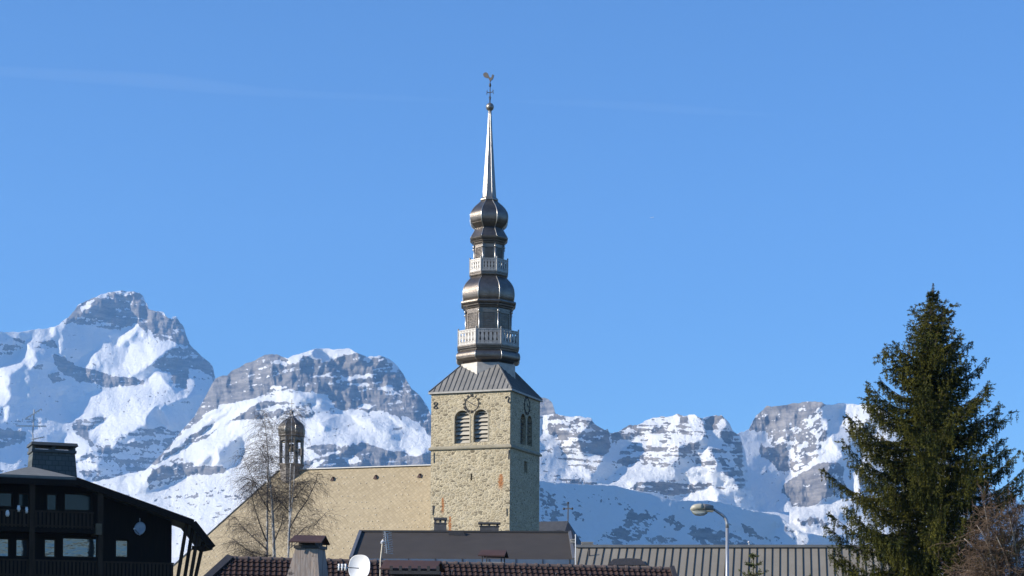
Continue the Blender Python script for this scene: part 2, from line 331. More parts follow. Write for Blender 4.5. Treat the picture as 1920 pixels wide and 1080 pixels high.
mountain('mountain', 'tallest snowy mountain with a craggy blunt summit behind the dark chalet', 7600, -40, 520, 935,
 [(-140,350),(0,345),(120,345),(215,330),(300,322),(375,300),(390,283),(430,255),(470,215),(490,175),(540,150),(600,130),(650,105),(680,95),(700,100),(740,85),(770,80),(800,88),(845,88),(880,100),(905,115),(915,145),(930,165),(935,200),(960,205),(1000,215),(1035,225),(1050,245),(1065,258),(1085,260),(1092,245),(1115,245),(1128,268),(1140,290),(1160,310),(1170,345),(1190,390),(1200,420),(1225,450),(1255,480),(1290,510),(1320,535),(1345,565),(1350,600),(1362,640),(1368,660),(1480,800),(1760,1100)],
 's', [
 ('q',[(380,300),(430,255),(490,175),(600,130),(700,100),(770,70),(880,90),(930,165),(935,200),(1050,245),(1130,258),(1165,310),(1195,390),(1260,480),(1350,565),(1372,640),(1310,700),(1240,690),(1180,600),(1170,700),(1080,680),(1060,600),(960,570),(1000,520),(1060,470),(1120,440),(1100,400),(1000,400),(920,350),(850,270),(800,310),(700,335),(640,310),(520,300),(450,285)]),
 ('Q',[(560,210),(700,100),(770,70),(880,90),(930,165),(940,280),(880,290),(800,310),(700,335),(660,270)]),
 ('Q',[(930,180),(1050,245),(1130,268),(1160,310),(1190,390),(1180,440),(1120,390),(1000,390),(930,330)]),
 ('Q',[(1010,520),(1100,450),(1180,440),(1200,470),(1180,700),(1110,700),(1090,600),(960,570)]),
 ('Q',[(1190,390),(1255,470),(1345,565),(1300,600),(1220,560),(1180,480)]),
 ('S',[(1190,570),(1260,590),(1345,640),(1320,720),(1240,700),(1190,640)]),
 ('R',[(380,300),(490,175),(600,130),(650,150),(560,210),(470,260)]),
 ('L',[(510,190),(560,155),(600,155),(570,190),(520,215)]), ('L',[(728,192),(775,195),(775,215),(730,210)]), ('K',[(640,110),(740,80),(850,85),(850,105),(740,105),(650,125)]),
 ('l',[(0,345),(330,322),(360,380),(230,390),(150,370),(0,420)]),
 ('s',[(375,300),(640,330),(820,330),(740,400),(500,400),(370,370)]),
 ('L',[(800,330),(870,305),(855,350),(790,400),(750,440),(735,410),(760,370)]),('L',[(880,360),(905,340),(900,380)]),
 ('l',[(490,530),(540,490),(600,450),(680,450),(750,480),(800,470),(830,620),(780,610),(720,620),(660,600),(560,570),(500,570)]),
 ('L',[(810,410),(880,395),(970,392),(1020,410),(1110,410),(1122,440),(1060,460),(1010,490),(960,550),(880,600),(830,620),(780,560),(800,470)]),
 ('L',[(500,530),(540,490),(600,490),(620,560),(560,570),(500,570)]),
 ('Q',[(330,480),(400,500),(480,560),(560,575),(640,600),(700,620),(820,630),(915,650),(900,670),(760,695),(690,700),(600,680),(500,670),(420,620),(350,560)]),
 ('L',[(385,750),(400,725),(480,725),(540,740),(640,710),(740,695),(830,680),(920,665),(950,610),(1000,600),(1030,650),(1090,710),(1150,735),(1205,735),(1180,760),(1080,800),(990,815),(920,890),(850,960),(780,930),(700,890),(620,880),(540,920),(500,930),(440,890),(460,860),(400,830)]),
 ('S',[(920,890),(985,810),(1060,800),(1190,760),(1290,780),(1250,860),(1150,960),(1030,945),(930,950)]),
 ('L',[(995,820),(1040,850),(1070,940),(1040,945),(1010,900)]),
 ('L',[(560,980),(650,900),(740,900),(830,900),(910,860),(960,815),(980,810),(920,900),(915,940),(850,960),(740,1010),(640,1060),(600,1060),(640,1000),(560,1010)]),
 ('L',[(-140,560),(0,560),(60,530),(110,470),(165,400),(175,420),(240,520),(190,580),(150,560),(60,620),(50,700),(80,750),(40,810),(-140,820)]),
 ('L',[(20,820),(60,830),(45,900),(25,920)]), ('L',[(310,330),(340,325),(340,380),(320,385)]), ('L',[(360,400),(375,400),(382,480),(362,485)]),
 ('l',[(95,690),(140,650),(190,690),(190,755),(130,735)]),
 ('Q',[(200,560),(270,550),(270,590),(210,590)]),('Q',[(300,620),(380,600),(390,650),(330,670)]),('q',[(30,390),(160,380),(150,420),(90,480),(-100,520),(-100,440)]),('Q',[(210,400),(350,400),(355,440),(300,440)]),
 ('Q',[(-100,960),(60,950),(170,980),(150,1040),(-100,1120)]),
 ('Q',[(440,910),(560,900),(680,880),(650,920),(560,970),(550,1030),(600,1060),(560,1080),(480,1000)]),
 ('q',[(600,1060),(760,1010),(860,960),(930,950),(1040,950),(1140,960),(1130,1010),(1080,1070),(900,1250),(700,1250)]),
 ('L',[(370,1040),(450,980),(500,1000),(560,1060),(600,1130),(575,1150),(460,1140)]),
 ('q',[(600,160),(690,120),(860,160),(1000,300),(780,360),(640,300)],XE),('K',[(740,50),(800,10),(1100,5),(1000,40),(800,80)],XE),('K',[(590,200),(700,150),(780,250),(640,260)],XE),
 ], XA, MM, 11, strata=(46, 5), tilt=.05)
mountain('mountain', 'broad domed massif with a grey cliff band under a white cap behind the church roof', 6200, -60, 1040, 1045,
 np.array([(-100,930),(0,925),(100,915),(180,903),(215,895),(240,888),(272,882),(289,865),(320,834),(344,804),(364,781),(385,745),(396,722),(404,710),(412,706),(425.7,703.3),(436.7,695),(450,688.3),(460,680.7),(471.7,679.3),(483.3,671.7),(496.7,666),(510,665),(518,664),(526.7,668.3),(538.3,672.7),(546.7,668.3),(563.3,662.7),(580,657.3),(591.7,654),(610,653.3),(630,655),(646.7,654),(656.7,653.3),(668.3,660.7),(678.3,665),(688.3,670.7),(696.7,668.3),(710,666.7),(723.3,669.3),(736.7,678.3),(746.7,688.3),(756.7,701.7),(765,716.7),(771.7,728.3),(780,735),(790,745),(798.3,756.7),(805,770),(810,783.3),(813.3,793.3),(820,806.7),(900,860),(1013,902),(1100,950)]),
 'l', [
 ('Q',[(780,110),(850,90),(900,90),(975,120),(1030,110),(1060,80),(1165,55),(1225,85),(1330,80),(1440,185),(1510,285),(1600,430),(1620,520),(1500,500),(1400,430),(1330,400),(1180,390),(1050,370),(900,330),(800,260),(700,270),(790,200)]),
 ('Q',[(1500,400),(1590,420),(1800,640),(2200,800),(2200,1300),(1640,1200),(1590,620)]),
 ('N',[(400,180),(437,185),(575,110),(650,70),(715,65),(780,110),(790,200),(700,270),(590,320),(440,350),(380,370),(250,470),(170,540),(30,690),(0,690),(60,600),(200,480),(300,340),(310,290),(360,225)]),
 ('Q',[(578,130),(590,180),(580,300),(560,300),(560,180)]),('Q',[(435,200),(450,230),(460,330),(440,340),(430,260)]),('Q',[(700,110),(760,110),(785,190),(700,260),(690,200)]),
 ('N',[(1030,105),(1090,75),(1165,62),(1170,110),(1090,150),(1050,140)]),('N',[(1240,130),(1250,90),(1330,95),(1320,130)]),
 ('S',[(910,60),(950,48),(1000,95),(1030,110),(980,120),(920,85)]),
 ('L',[(778,100),(850,60),(920,45),(910,75),(850,100),(800,112)]),('L',[(950,40),(1050,35),(1130,30),(1165,62),(1090,75),(1030,105),(1000,95)]),
 ('S',[(800,270),(900,290),(1000,310),(1060,370),(1180,395),(1250,400),(1050,400),(940,410),(900,350)]),
 ('K',[(890,210),(940,185),(1080,195),(1250,185),(1250,200),(1080,212),(940,200)]),('K',[(1110,235),(1240,235),(1240,248),(1120,248)]),('K',[(1280,250),(1330,262),(1420,300),(1410,305),(1320,275)]),
 ('K',[(915,345),(960,335),(970,365),(920,365)]),('K',[(1185,355),(1240,350),(1245,380),(1185,380)]),('S',[(1420,420),(1480,440),(1560,500),(1520,500),(1430,460)]),
 ('L',[(670,265),(700,245),(770,240),(775,255),(700,265)]),
 ('U',[(540,360),(640,330),(700,340),(900,345),(940,400),(880,430),(760,430),(650,430),(540,430),(420,470),(330,540),(100,660),(30,690),(200,545)]),
 ('L',[(800,265),(800,330),(700,330),(620,345),(520,400),(420,470),(330,520),(240,560),(300,510),(420,420),(540,360),(640,310),(720,275)]),
 ('L',[(570,430),(700,432),(760,440),(740,480),(600,510),(520,540),(470,600),(430,640),(350,660),(280,690),(200,690),(100,700),(30,725),(0,740),(-20,720),(80,665),(200,600),(320,530),(430,470),(500,440)]),
 ('L',[(170,540),(250,490),(340,430),(430,385),(430,395),(340,450),(250,510)]),('L',[(60,630),(150,580),(205,555),(200,570),(110,620),(50,640)]),
 ('q',[(600,380),(700,350),(880,350),(930,400),(800,420),(620,420)]),
 ('L',[(870,450),(940,420),(930,480),(960,560),(900,560),(880,500)]),
 ('L',[(930,500),(940,440),(1050,405),(1130,420),(1200,430),(1250,400),(1340,410),(1380,450),(1480,500),(1600,545),(1600,625),(1480,640),(1400,610),(1300,590),(1200,570),(1120,570),(1000,590),(960,560)]),
 ('s',[(960,450),(1050,410),(1130,425),(1180,470),(1080,500),(980,500)]),('s',[(1230,440),(1330,420),(1380,470),(1500,520),(1400,540),(1280,500)]),
 ('Q',[(880,600),(960,570),(1060,590),(1200,570),(1240,580),(1330,600),(1480,640),(1610,610),(1610,760),(900,760),(860,680),(960,640)]),
 ('L',[(900,660),(1000,630),(1080,610),(1060,630),(960,650),(900,680)]),('L',[(1080,650),(1160,650),(1200,690),(1120,690)]),('L',[(900,700),(980,660),(960,690),(900,720)]),
 ('L',[(-840,870),(-300,870),(-100,830),(0,860),(160,790),(300,750),(480,740),(520,720),(560,560),(640,440),(720,440),(760,560),(720,700),(900,720),(1100,1200),(560,1200),(250,1300),(-840,1300)]),
 ('K',[(-840,850),(0,850),(100,830),(260,800),(420,790),(560,790),(560,900),(400,980),(300,1060),(0,1080),(-840,1080)]),
 ('S',[(290,680),(340,640),(400,600),(460,560),(520,540),(500,640),(480,700),(420,740),(340,760),(300,720)]),
 ('Q',[(20,720),(120,700),(220,685),(330,690),(440,720),(420,750),(200,760),(30,830),(0,850),(-30,760)]),
 ('L',[(345,620),(385,615),(392,665),(350,705)]),('L',[(-160,790),(0,720),(20,730),(-20,790)]),
 ('q',[(0,800),(160,740),(260,730),(200,760),(60,830)]),
 ], XB, MM, 23, strata=(50, 6), tilt=-.12)
mountain('mountain', 'far grey rock tooth just right of the church tower', 6400, 985, 1075, 900,
 [(-60,330),(-20,150),(20,110),(45,85),(75,88),(100,100),(120,120),(130,150),(140,185),(160,215),(300,400)], 'R', [], XC, MM, 31, rough=.6)
mountain('mountain', 'middle snowy mountain with rock ledges, behind the street lamp', 4600, 985, 1480, 960,
 [(-60,215),(45,200),(100,195),(140,190),(180,200),(230,205),(290,205),(330,215),(365,213),(380,245),(400,265),(430,280),(455,290),(470,285),(480,310),(500,315),(540,300),(575,278),(610,262),(650,258),(690,245),(720,225),(760,212),(805,205),(840,210),(880,200),(915,190),(950,205),(985,195),(1020,190),(1050,215),(1070,220),(1090,212),(1120,200),(1160,200),(1190,195),(1205,215),(1240,245),(1260,290),(1290,315),(1305,325),(1338,420),(1362,560),(1395,740),(1430,820),(1640,900)],
 'T', [
 ('M',[(45,200),(140,190),(365,208),(400,265),(470,290),(480,400),(440,460),(390,560),(250,560),(180,450),(160,320),(45,330)]),
 ('D',[(375,240),(480,290),(485,420),(440,450),(310,460),(280,330)]),
 ('L',[(45,200),(90,205),(100,300),(45,300)]),('K',[(45,390),(130,400),(130,440),(45,430)]),('L',[(120,240),(150,235),(165,250),(120,265)]),('L',[(180,205),(280,210),(230,230)]),
 ('L',[(160,390),(240,355),(240,380),(170,405)]),('K',[(190,440),(290,430),(440,465),(430,490),(330,480),(210,460)]),('L',[(205,550),(300,545),(395,580),(330,588),(220,570)]),
 ('q',[(110,590),(420,600),(400,650),(250,640)]),
 ('Q',[(490,320),(540,305),(690,320),(620,365),(540,360),(490,370)]),
 ('M',[(540,300),(575,270),(720,220),(805,200),(915,185),(1020,185),(1070,220),(1085,340),(1060,360),(960,370),(920,400),(920,490),(820,530),(680,500),(560,530),(540,480),(560,420),(620,370),(720,340),(680,320)]),
 ('L',[(730,240),(800,205),(830,270),(760,262)]),('L',[(860,290),(915,190),(925,210),(890,290)]),('L',[(970,205),(1020,190),(1050,230),(1040,280),(985,250)]),('L',[(720,370),(770,320),(810,390),(760,400)]),('L',[(870,340),(960,320),(1080,330),(1060,360),(960,365),(880,390)]),
 ('Q',[(760,262),(820,265),(850,320),(800,300),(740,310)]),('Q',[(925,215),(970,210),(985,250),(930,260)]),
 ('Q',[(545,480),(640,470),(660,495),(560,530)]),
 ('D',[(920,400),(1000,365),(1060,365),(1040,420),(1000,440),(1020,510),(930,560),(920,490)]),('T',[(930,470),(990,450),(1020,510),(930,560)]),
 ('M',[(1000,430),(1060,430),(1100,390),(1140,440),(1165,500),(1160,560),(1100,540),(1040,510)]),('L',[(1060,430),(1100,388),(1140,440),(1110,470)]),
 ('L',[(455,610),(540,545),(660,490),(720,520),(820,530),(880,525),(930,560),(920,540),(1000,530),(1120,550),(1200,570),(1310,620),(1290,630),(1140,625),(1000,630),(900,620),(780,615),(650,630),(600,650),(560,630)]),
 ('s',[(905,545),(935,565),(945,620),(915,615)]),('q',[(960,560),(1060,575),(1070,590),(970,580)]),
 ('D',[(610,655),(650,630),(780,615),(900,622),(1000,630),(1140,620),(1100,650),(1020,680),(900,705),(830,722),(700,680)]),
 ('L',[(830,725),(920,710),(1000,685),(1090,660),(1130,650),(1170,690),(1165,738),(1080,760),(960,760)]),('K',[(1160,650),(1320,645),(1320,690),(1180,685)]),('L',[(1215,715),(1290,720),(1320,740),(1290,748)]),
 ('q',[(1075,225),(1190,195),(1260,290),(1310,325),(1325,400),(1330,600),(1355,740),(1290,640),(1200,560),(1160,500),(1140,400),(1090,340)]),
 ('T',[(1090,290),(1170,290),(1210,340),(1180,420),(1130,390)]),('T',[(1190,440),(1250,430),(1290,520),(1220,520)]),
 ('N',[(1075,220),(1190,190),(1210,230),(1170,275),(1100,280)]),('L',[(1150,270),(1210,225),(1245,265),(1220,275)]),
 ], XC, MM, 37, strata=(26, 3.6), tilt=.04, ledge=.8)
mountain('mountain', 'fluted cliff topped mountain with a white shoulder behind the tall spruce', 5200, 1340, 2010, 1010,
 np.array([(1330,860),(1372,830),(1380,815),(1388,811),(1395,810.5),(1405,804),(1408,797),(1411,790),(1418.5,779),(1427.5,770.5),(1438,761.5),(1448,761.5),(1466,761),(1478,759),(1490,755.5),(1513,753),(1528,752.5),(1540,753),(1547.5,758.5),(1558,760),(1573,755),(1587.5,757),(1605,758),(1632,758),(1647,763),(1700,790),(1760,840),(1820,890),(1860,925),(1880,922),(1886,917),(1900,926),(1912,945),(1960,980),(2030,1000)]),
 'T', [
 ('N',[(85,270),(105,235),(130,195),(195,130),(450,105),(540,105),(575,130),(480,190),(400,230),(300,270),(200,310),(100,290)]),
 ('M',[(200,310),(300,270),(400,235),(480,190),(545,165),(540,230),(580,260),(570,320),(590,380),(640,450),(560,450),(480,500),(400,540),(350,600),(340,480),(340,390),(260,410),(190,360)]),
 ('D',[(150,380),(260,410),(335,400),(330,560),(280,560),(230,500),(160,460)]),
 ('L',[(440,270),(520,180),(530,200),(480,260)]),('L',[(390,430),(450,360),(455,375),(400,440)]),('L',[(520,440),(570,350),(590,370),(550,440)]),('L',[(540,225),(575,240),(570,290),(550,260)]),
 ('L',[(290,620),(350,590),(420,540),(500,490),(560,450),(600,320),(640,400),(690,470),(620,490),(540,480),(470,520),(400,570),(330,620),(295,640)]),
 ('N',[(290,640),(400,570),(480,520),(560,490),(585,600),(570,720),(500,760),(420,780),(340,780),(340,720),(290,690)]),
 ('D',[(565,490),(640,500),(680,540),(680,640),(640,720),(565,750),(585,600)]),
 ('L',[(420,648),(450,645),(480,640),(480,650),(440,656)]),
 ('L',[(130,755),(240,768),(320,750),(340,785),(430,780),(540,755),(600,770),(800,780),(800,850),(560,830),(480,840),(400,860),(420,900),(540,900),(440,925),(390,910),(350,880),(330,890),(280,820),(160,810)]),
 ('q',[(380,860),(480,840),(560,850),(610,880),(540,905),(430,905)]),
 ('L',[(580,730),(610,700),(650,720),(720,760),(600,770)]),
 ('L',[(650,150),(700,120),(900,120),(1000,200),(850,200),(800,300),(740,310),(690,290),(640,230),(670,190)]),
 ('l',[(800,300),(1000,250),(1400,560),(1500,900),(700,900),(700,780)]),('q',[(760,560),(1000,600),(1000,760),(800,740)]),
 ('T',[(1500,650),(1680,640),(1900,800),(1900,1000),(1400,1000)]),
 ], XD, MM, 41, strata=(26, 7), tilt=-.45, ledge=.38)
mountain('hill', 'blue shaded snow slope in front of the mountains, above the long metal roof', 3900, 975, 2040, 1060,
 np.array([(900,880),(975,893),(1013,902),(1060,906),(1120,909),(1150,910),(1178,917),(1213,924),(1246,934),(1281,939),(1326,938.5),(1350,941),(1385,950),(1410,958),(1440,962),(1460,967),(1480,983),(1505,998),(1546,1005),(1590,1000),(1640,985),(1720,975),(1800,985),(1900,1000),(2060,1015)]),
 'V', [
 ('v',[(385,990),(470,930),(560,900),(600,820),(640,810),(700,815),(780,820),(770,890),(700,950),(620,1010),(520,1080),(400,1080)]),
 ('v',[(820,840),(890,830),(950,900),(930,930),(850,900)]),('v',[(1000,900),(1130,900),(1250,930),(1418,1000),(1418,1100),(1150,1080),(1000,990)]),('v',[(1300,890),(1380,900),(1500,1000),(1420,990)]),
 ('v',[(250,820),(300,830),(330,870),(280,860)]),('v',[(45,640),(100,690),(150,760),(200,840),(100,900),(45,900)]),
 ('v',[(700,980),(800,960),(900,1000),(800,1060)]),
 ('K',[(220,960),(250,900),(330,890),(400,920),(470,1000),(440,1060),(220,1060)],XD),('v',[(290,910),(360,930),(400,980),(310,950)],XD),
 ('L',[(570,1030),(640,980),(760,950),(1000,950),(1400,1000),(1400,1100),(560,1100)],XD),
 ], XC, MM, 47, strata=(40, 9), tilt=.3, warp=12, rough=.8)
# ---------------------------------------------------------------- ground
def ground_mat():
    mt, n, L, bs = newmat('snow_patched_meadow'); v = coords(n, L)
    f = noise(n, L, v, .06, 6, .65); g = noise(n, L, v, 1.5, 4)
    L.new(mixc(n, L, ramp(n, L, f, .60, .66), mixc(n, L, g, (.05, .06, .025), (.10, .09, .05)), (.75, .77, .8)), bs.inputs['Base Color'])
    bs.inputs['Roughness'].default_value = .95; return mt
g = MB(); gy_ = [-400, 0, 60, 150, 300, 800, 1800, 3200, 4600, 7000, 12000, 24000]; gx_ = [-16000, -7000, -3000, -1000, -300, 0, 300, 1000, 3000, 7000, 16000]
gz = lambda y: 0 if y < 200 else .009 * (y - 200) if y < 4600 else 39.6
for a in range(len(gy_) - 1):
    for b in range(len(gx_) - 1):
        g.poly(*[(x, y, gz(y)) for x, y in ((gx_[b], gy_[a]), (gx_[b + 1], gy_[a]), (gx_[b + 1], gy_[a + 1]), (gx_[b], gy_[a + 1]))])
tag(g.build('ground', ground_mat()), 'meadow ground with snow patches under the village', 'ground', None, 'structure')
# ---------------------------------------------------------------- bell tower
M_stone = stone_mat()
TH = -21
corner = P(957, 731, 147.3); Wt = 3.5
ca, sa = math.cos(rad(TH)), math.sin(rad(TH))
tc_ = (corner.x - (Wt * ca + Wt * sa), corner.y - (Wt * sa - Wt * ca), 0)
TF = Frame(tc_, TH)
tower = thing('bell_tower', 'tall rubble stone church tower with a tiered metal onion spire and a weathercock', 'bell tower', tc_, TH)
zE = TF.onY(957, 731, -Wt).z; zS = TF.onY(956, 836, -Wt).z
def arch(cx, w_, zb, zt, n=12):
    r = w_ / 2; zc = zt - r
    return [(cx - r, zb), (cx + r, zb)] + [(cx + r * math.cos(math.pi * k / n), zc + r * math.sin(math.pi * k / n)) for k in range(n + 1)]
def rect(x0, x1, z0, z1): return [(x0, z0), (x1, z0), (x1, z1), (x0, z1)]
def wall(mb, outer, holes, T, depth):
    """flat wall with openings and their reveals; T maps (u, z, inwards) to local space"""
    loops = [outer] + holes; flat = [p for l in loops for p in l]
    tri = tessellate_polygon([[Vector((p[0], p[1], 0)) for p in l] for l in loops])
    n0 = len(mb.v); mb.v += [T(u, z, 0) for u, z in flat]
    for t in tri:
        a, b, c = (flat[i] for i in t)
        if (b[0] - a[0]) * (c[1] - a[1]) - (b[1] - a[1]) * (c[0] - a[0]) < 0: t = (t[0], t[2], t[1])
        mb.f.append(tuple(i + n0 for i in t))
    for h in holes:
        for i in range(len(h)):
            p, q = h[i], h[(i + 1) % len(h)]
            mb.poly(T(p[0], p[1], 0), T(q[0], q[1], 0), T(q[0], q[1], depth), T(p[0], p[1], depth))
fT = lambda u, z, d: (u, -Wt + d, z)
rT = lambda u, z, d: (Wt - d, u, z)
lx = lambda a, b: (TF.onY(a, b, -Wt).x, TF.onY(a, b, -Wt).z)
ry = lambda a, b: (TF.onX(a, b, Wt).y, TF.onX(a, b, Wt).z)
def span(x0, x1, yt, yb, fn):
    ym = (yt + yb) / 2
    return ((fn(x0, ym)[0] + fn(x1, ym)[0]) / 2, abs(fn(x1, ym)[0] - fn(x0, ym)[0]), fn((x0 + x1) / 2, yb)[1], fn((x0 + x1) / 2, yt)[1])
FW = [span(852.3, 880.4, 769.5, 831.5, lx), span(888, 914.7, 767.5, 828.5, lx)]
RW = [span(975.4, 985.6, 775.5, 833.5, ry), span(988.2, 997.3, 779, 836, ry)]
slot = span(882.2, 885.2, 888, 901, lx); rwin = span(983, 989, 865, 886, ry)
w_ = MB()
wall(w_, rect(-Wt, Wt, 0, zE), [arch(*a) for a in FW] + [rect(slot[0] - slot[1] / 2, slot[0] + slot[1] / 2, slot[2], slot[3])], fT, .75)
wall(w_, rect(-Wt, Wt, 0, zE), [arch(*a) for a in RW] + [rect(rwin[0] - rwin[1] / 2, rwin[0] + rwin[1] / 2, rwin[2], rwin[3])], rT, .75)
w_.poly((Wt, Wt, 0), (-Wt, Wt, 0), (-Wt, Wt, zE), (Wt, Wt, zE)); w_.poly((-Wt, Wt, 0), (-Wt, -Wt, 0), (-Wt, -Wt, zE), (-Wt, Wt, zE))
w_.poly((-Wt, -Wt, zE), (Wt, -Wt, zE), (Wt, Wt, zE), (-Wt, Wt, zE))
w_.build('wall', M_stone, tower)
# string course
s_ = MB(); e = .16
pro = [(0.002, -.16), (e * .7, -.16), (e, -.1), (e, 0), (.002, .16)]
s_.loft([[(sx * (Wt + o), sy * (Wt + o), zS + z) for sx, sy in ((-1, -1), (1, -1), (1, 1), (-1, 1))] for o, z in pro], False)
s_.build('string_course', nm('string_course_stone', (.34, .30, .22), (.20, .18, .13), 2, .9, 0, .5), tower)
M_jamb = nm('dressed_stone', (.46, .41, .31), (.34, .30, .22), 2.5, .9, 0, .4)
def belfry(a, T, seed, slat_m):
    cx, ww, zb, zt = a; rnd = random.Random(seed); r = ww / 2
    f = MB(); A = arch(cx, ww, zb, zt); k = 1 + .2 / ww * 2 * .55
    B = arch(cx, ww + .17, zb - .02, zt + .085)
    n = len(A)
    for i in range(1, n):
        j = (i + 1) % n
        if i == n - 1: j = 0
        p, q, P2, Q2 = A[i], A[j], B[i], B[j]
        for d0, d1 in ((-.025, -.025),):
            f.poly(T(p[0], p[1], -.025), T(P2[0], P2[1], -.025), T(Q2[0], Q2[1], -.025), T(q[0], q[1], -.025))
        f.poly(T(P2[0], P2[1], -.025), T(P2[0], P2[1], .01), T(Q2[0], Q2[1], .01), T(Q2[0], Q2[1], -.025))
        f.poly(T(p[0], p[1], -.025), T(q[0], q[1], -.025), T(q[0], q[1], .05), T(p[0], p[1], .05))
    fr = f.build('belfry_window', M_jamb, tower)
    for k in range(8):
        z = zb + .06 + k * (zt - zb) / 8.0
        hw = r - .01 if z < zt - r else math.sqrt(max(.01, r * r - (z - zt + r) ** 2)) - .03
        if hw < .12: continue
        s = MB(); dz = .25 + rnd.uniform(-.05, .03); d0 = .26 + rnd.uniform(-.03, .05)
        zz = z + rnd.uniform(-.02, .02)
        a_, b_ = rnd.uniform(-.02, .02), rnd.uniform(-.02, .02)
        lo = [T(cx - hw, zz + a_, d0), T(cx + hw, zz + b_, d0), T(cx + hw, zz + dz + b_, d0 + .17), T(cx - hw, zz + dz + a_, d0 + .17)]
        s.hexa(lo, [(p[0], p[1], p[2] + .035) for p in lo]); s.build('louvre', slat_m, fr)
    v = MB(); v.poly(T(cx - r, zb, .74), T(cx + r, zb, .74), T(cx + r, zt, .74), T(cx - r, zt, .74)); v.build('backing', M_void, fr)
for i, a in enumerate(FW): belfry(a, fT, i, M_slat)
for i, a in enumerate(RW): belfry(a, rT, 5 + i, nm('shaded_louvre_board', (.12, .10, .08), (.07, .06, .05), 3, .8, 0, .2))  # darker copy of the louvre board: the right face's shade is in its colour
M_shut = nm('old_shutter', (.06, .03, .025), (.04, .025, .02), 3, .8)
v = MB(); sl_ = slot; v.poly(*[fT(u, z, .5) for u, z in rect(sl_[0] - .2, sl_[0] + .2, sl_[2] - .1, sl_[3] + .1)]); v.build('slit_backing', M_shut, tower)
v = MB(); v.poly(*[rT(u, z, .45) for u, z in rect(rwin[0] - .4, rwin[0] + .4, rwin[2] - .1, rwin[3] + .1)]); v.build('slit_backing', M_shut, tower)
# clocks: iron ring, roman hour marks and hands straight on the wall
ROM = ['XII', 'I', 'II', 'III', 'IIII', 'V', 'VI', 'VII', 'VIII', 'IX', 'X', 'XI']
M_clk = nm('rusty_clock_iron', (.075, .06, .05), (.05, .042, .036), 6, .7)
def clock(c, R, T):
    m_ = MB(); d = -.05
    def stroke(a, b, wd):
        t = Vector((b[0] - a[0], b[1] - a[1])); n_ = Vector((-t.y, t.x)).normalized() * wd / 2
        q = [(a[0] - n_.x, a[1] - n_.y), (b[0] - n_.x, b[1] - n_.y), (b[0] + n_.x, b[1] + n_.y), (a[0] + n_.x, a[1] + n_.y)]
        m_.hexa([T(c[0] + u, c[1] + z, -.004) for u, z in q], [T(c[0] + u, c[1] + z, d) for u, z in q])
    for k in range(48):
        a0, a1 = 2 * math.pi * k / 48, 2 * math.pi * (k + 1) / 48
        stroke((R * .82 * math.sin(a0), R * .82 * math.cos(a0)), (R * .82 * math.sin(a1), R * .82 * math.cos(a1)), .02)
    for h in range(12):
        a = 2 * math.pi * h / 12; er = Vector((math.sin(a), math.cos(a))); et = Vector((math.cos(a), -math.sin(a)))
        w1 = .065; tot = sum({'I': 1, 'V': 2, 'X': 2}[ch] for ch in ROM[h]) * w1; x = -tot / 2
        r0, r1 = R * .74, R * 1.06; p = lambda u, r: tuple(er * r + et * u)
        for ch in ROM[h]:
            if ch == 'I': stroke(p(x + w1 / 2, r0), p(x + w1 / 2, r1), .023); x += w1
            elif ch == 'V': stroke(p(x, r1), p(x + w1, r0), .023); stroke(p(x + w1, r0), p(x + 2 * w1, r1), .03); x += 2 * w1
            else: stroke(p(x, r1), p(x + 2 * w1, r0), .023); stroke(p(x + 2 * w1, r1), p(x, r0), .03); x += 2 * w1
    o = m_.build('clock', M_clk, tower)
    for nm_, ang, ln, wd in (('minute_hand', 302, R * .92, .055), ('hour_hand', 118, R * .80, .07)):
        m_ = MB(); d = -.12
        er = (math.sin(rad(ang)), math.cos(rad(ang)))
        t = Vector(er); n_ = Vector((-t.y, t.x)) * wd / 2
        q = [(-t.x * .12 - n_.x, -t.y * .12 - n_.y), (t.x * ln - n_.x * .5, t.y * ln - n_.y * .5), (t.x * ln + n_.x * .5, t.y * ln + n_.y * .5), (-t.x * .12 + n_.x, -t.y * .12 + n_.y)]
        d1 = -.12 if nm_[0] == 'm' else -.09
        m_.hexa([T(c[0] + u, c[1] + z, d1 + .02) for u, z in q], [T(c[0] + u, c[1] + z, d1) for u, z in q]); m_.build(nm_, M_dark, o)
clock(lx(884.5, 756.8), .74, fT)
clock(ry(988, 760.5), .74, rT)
# iron wall anchors shaped as figures, and plain anchor bars
def figure(pts, c, sc_, nm_):
    m_ = MB(); m_.tube([(c[0] + u * sc_, -Wt - .045, c[1] + z * sc_) for u, z in pts], .034, 6); m_.build(nm_, M_dark, tower, True)
eight = [(.30 * math.sin(2 * a), .5 * math.cos(a)) for a in [2 * math.pi * k / 28 for k in range(29)]]
two = [(-.3, .22), (-.25, .42), (-.05, .52), (.16, .46), (.24, .28), (.16, .05), (.10, -.2), (.12, -.42), (.28, -.5), (.46, -.45), (.5, -.36)]
figure(eight, lx(816.8, 760.5), .52, 'figure_anchor'); figure(two, lx(951.5, 749.5), .52, 'figure_anchor')
for (xa, ya, xb, yb) in ((954.2, 843, 953.4, 861), (813.6, 849, 813.6, 868), (812.2, 963, 811.6, 948), (811.3, 966, 813.8, 948), (950.2, 953, 950.4, 967)):
    a, b = lx(xa, ya), lx(xb, yb); m_ = MB(); m_.bar((a[0], -Wt - .03, a[1]), (b[0], -Wt - .03, b[1]), .05); m_.build('wall_anchor', M_dark, tower)
